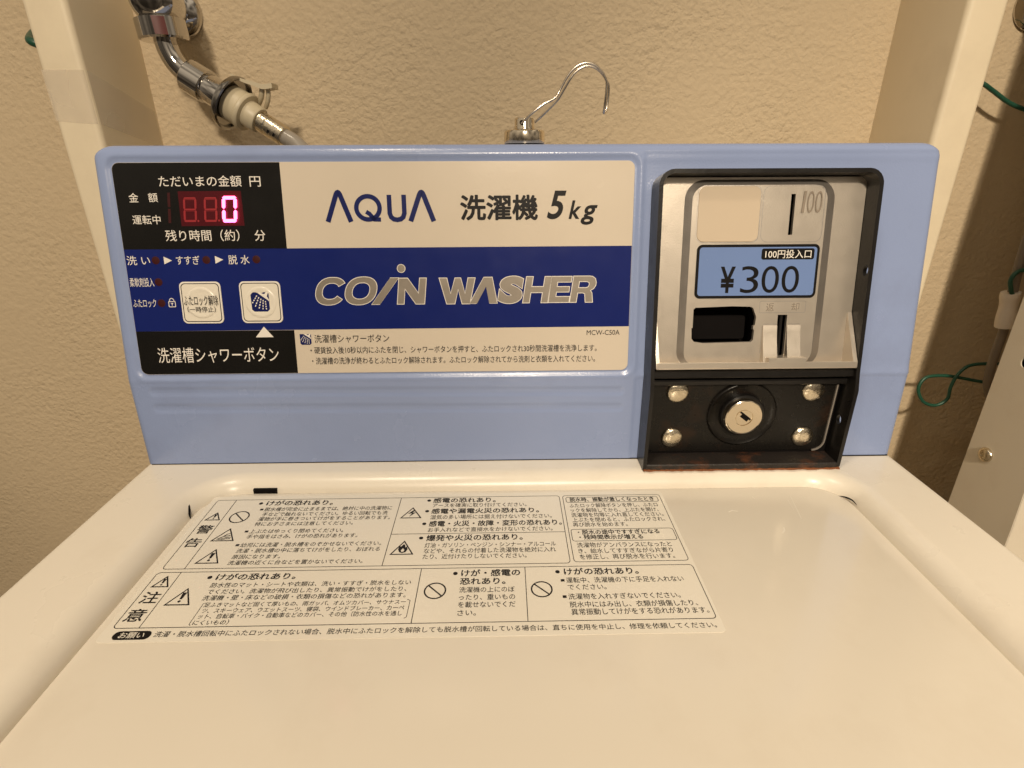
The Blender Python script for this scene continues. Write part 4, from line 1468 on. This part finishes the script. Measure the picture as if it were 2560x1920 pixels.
lm.add(*tube([tp3(-198.6, 250.0, -6), tp3(-198.6, 245.6, -6), tp3(-200.6, 240.6, -4), tp3(-204.6, 236.0, 0)], 1.8, 10, 5))
lm.build('release_lever', M['plastic'], hose, ang=0.7)

# neighbouring tap at the upper right edge
def copy_tree(root, off, label_, cat, group=None):
    r = root.copy()
    COL.objects.link(r)
    r.location = root.location + Vector(off)
    tag(r, label_, cat, group)
    for ch in list(root.children):
        c = ch.copy()
        COL.objects.link(c)
        c.parent = r
        c.matrix_parent_inverse = ch.matrix_parent_inverse
        for g in list(ch.children):
            e = g.copy()
            COL.objects.link(e)
            e.parent = c
            e.matrix_parent_inverse = g.matrix_parent_inverse
    return r


copy_tree(tap, (0.768, 0, 0.006), 'edge of a second chrome wall tap cut off at the upper right corner', 'tap', None)

# ------------------------------------------------------------------ neighbouring appliance on the right
nbr = thing('neighbour_washer', (0.70, 0.0, FLOOR_Z * .001), 'white sheet metal side of the next appliance with a round screw, right of the washer', 'appliance')
NX = 450.0
KN = (NX + 13.1) / (350 + 13.1)
ny_ = lambda y: -337 + (y + 337) * KN
nz_ = lambda z: 201.3 + (z - 201.3) * KN
pr_ = [(ny_(y), nz_(z)) for y, z in [(-25.5, -150), (-22.6, -50), (-19.8, 0), (-12, 130), (0, 440), (3, 452), (6, 456), (26, 456), (31, 450), (31.5, -150)]]  # unseen upper part heightened so its shadow covers the wall behind
nb_ = MB().add(*slab(SIDE, [pr_, circle(ny_(13.0), nz_(65.5), 3.9, 4.9, 20)], NX, NX + 1.2))
con = nb_.build('console_side', M['appliance'], nbr, ang=0.5)
V, F = [], []
for (y, z) in pr_:
    V += [XYZ(NX + .6, y, z), XYZ(NX + 530, y, z)]
k = len(pr_)
F = [(2 * i, 2 * ((i + 1) % k), 2 * ((i + 1) % k) + 1, 2 * i + 1) for i in range(k)]
obj('console_shell', V, F, M['appliance'], nbr, True, .4)
MB().add(*box(XYZ, NX + 8, NX + 10, ny_(5), ny_(24), nz_(55), nz_(78))).build('hole_shade', M['hole'], con)
MB().add(*box(XYZ, NX - 3, NX + 532, -420, ny_(60), FLOOR_Z, nz_(-150), 3)).build('cabinet', M['appliance'], nbr)
SX = lambda u, v, w: XYZ(NX - w, u, v)
obj('side_screw', *lathe([(7.2, 0.05), (7.3, 1.0), (6.3, 2.6), (4.1, 3.6), (2.4, 3.7), (2.1, 2.4)], SX, ny_(15.5), nz_(-9.5), 32), M['zinc'], nbr, True, .7)

# ------------------------------------------------------------------ wires and cables behind, on the right
def wire(name, P, r_, m, label_, cat, k=8):
    o = obj(name, *tube(P, r_, 10, k), m, None, True, 1.5)
    return tag(o, label_, cat)


wire('earth_wire', [(405, 236, 270), (422.7, 220, 259), (436, 220, 252.6), (454.3, 220, 242.8), (471.4, 220, 236.8), (488, 220, 232.8), (520, 225, 230)], 1.9, M['green'], 'green earth wire running from the right post to the right edge of the picture', 'wire')
wire('earth_wire', [(540, 190, -4), (513.9, 190, -4.2), (501, 190, -4.1), (483.9, 190, -4.3), (471.9, 189, -7.2), (464, 188, -16.3), (460.4, 187, -29), (461, 187, -43), (451.7, 188, -50.6), (438.5, 189, -47.2), (430, 190, -35.7), (430, 191, -25.1), (437.7, 192, -18.7), (458.2, 193, -18.5), (476.6, 193, -21.7), (492.8, 192, -24.7), (511, 191, -27.2), (535, 190, -30)], 1.75, M['green'], 'looped green earth wire hanging beside the next appliance', 'wire')
wire('earth_wire', [(500, 168, 92), (480, 160, 101), (470, 160, 100.4), (461.6, 160, 97.7), (458.9, 160, 90.2), (462.9, 160, 80.6), (470, 163, 74), (480, 170, 66)], 1.9, M['green'], 'short green wire bend above the white cable sleeve at the right edge', 'wire')
cabl = thing('power_cable', (0.474, 0.170, 0.04), 'grey power cable with a white sleeve behind the next appliance', 'cable')
obj('cable_core', *tube([(466, 166, 140), (467, 166, 112), (469, 166, 90), (475, 166, 40), (477, 168, 14), (484, 172, -18), (500, 178, -40)], 4.0, 12, 6), M['cable'], cabl, True, 1.5)
obj('white_sleeve', *tube([(468.5, 165.5, 78), (470.5, 165.5, 66), (474.0, 165.5, 44)], lambda t: 7.6 + .5 * math.sin(9 * t), 14, 5), M['white_sleeve'], cabl, True, .8)
wire('earth_wire', [(-425, 236, 300), (-412, 212, 292), (-404, 203, 288), (-395, 210, 285), (-380, 236, 281)], 3.4, M['green'], 'end of a green wire peeping out left of the left post', 'wire')
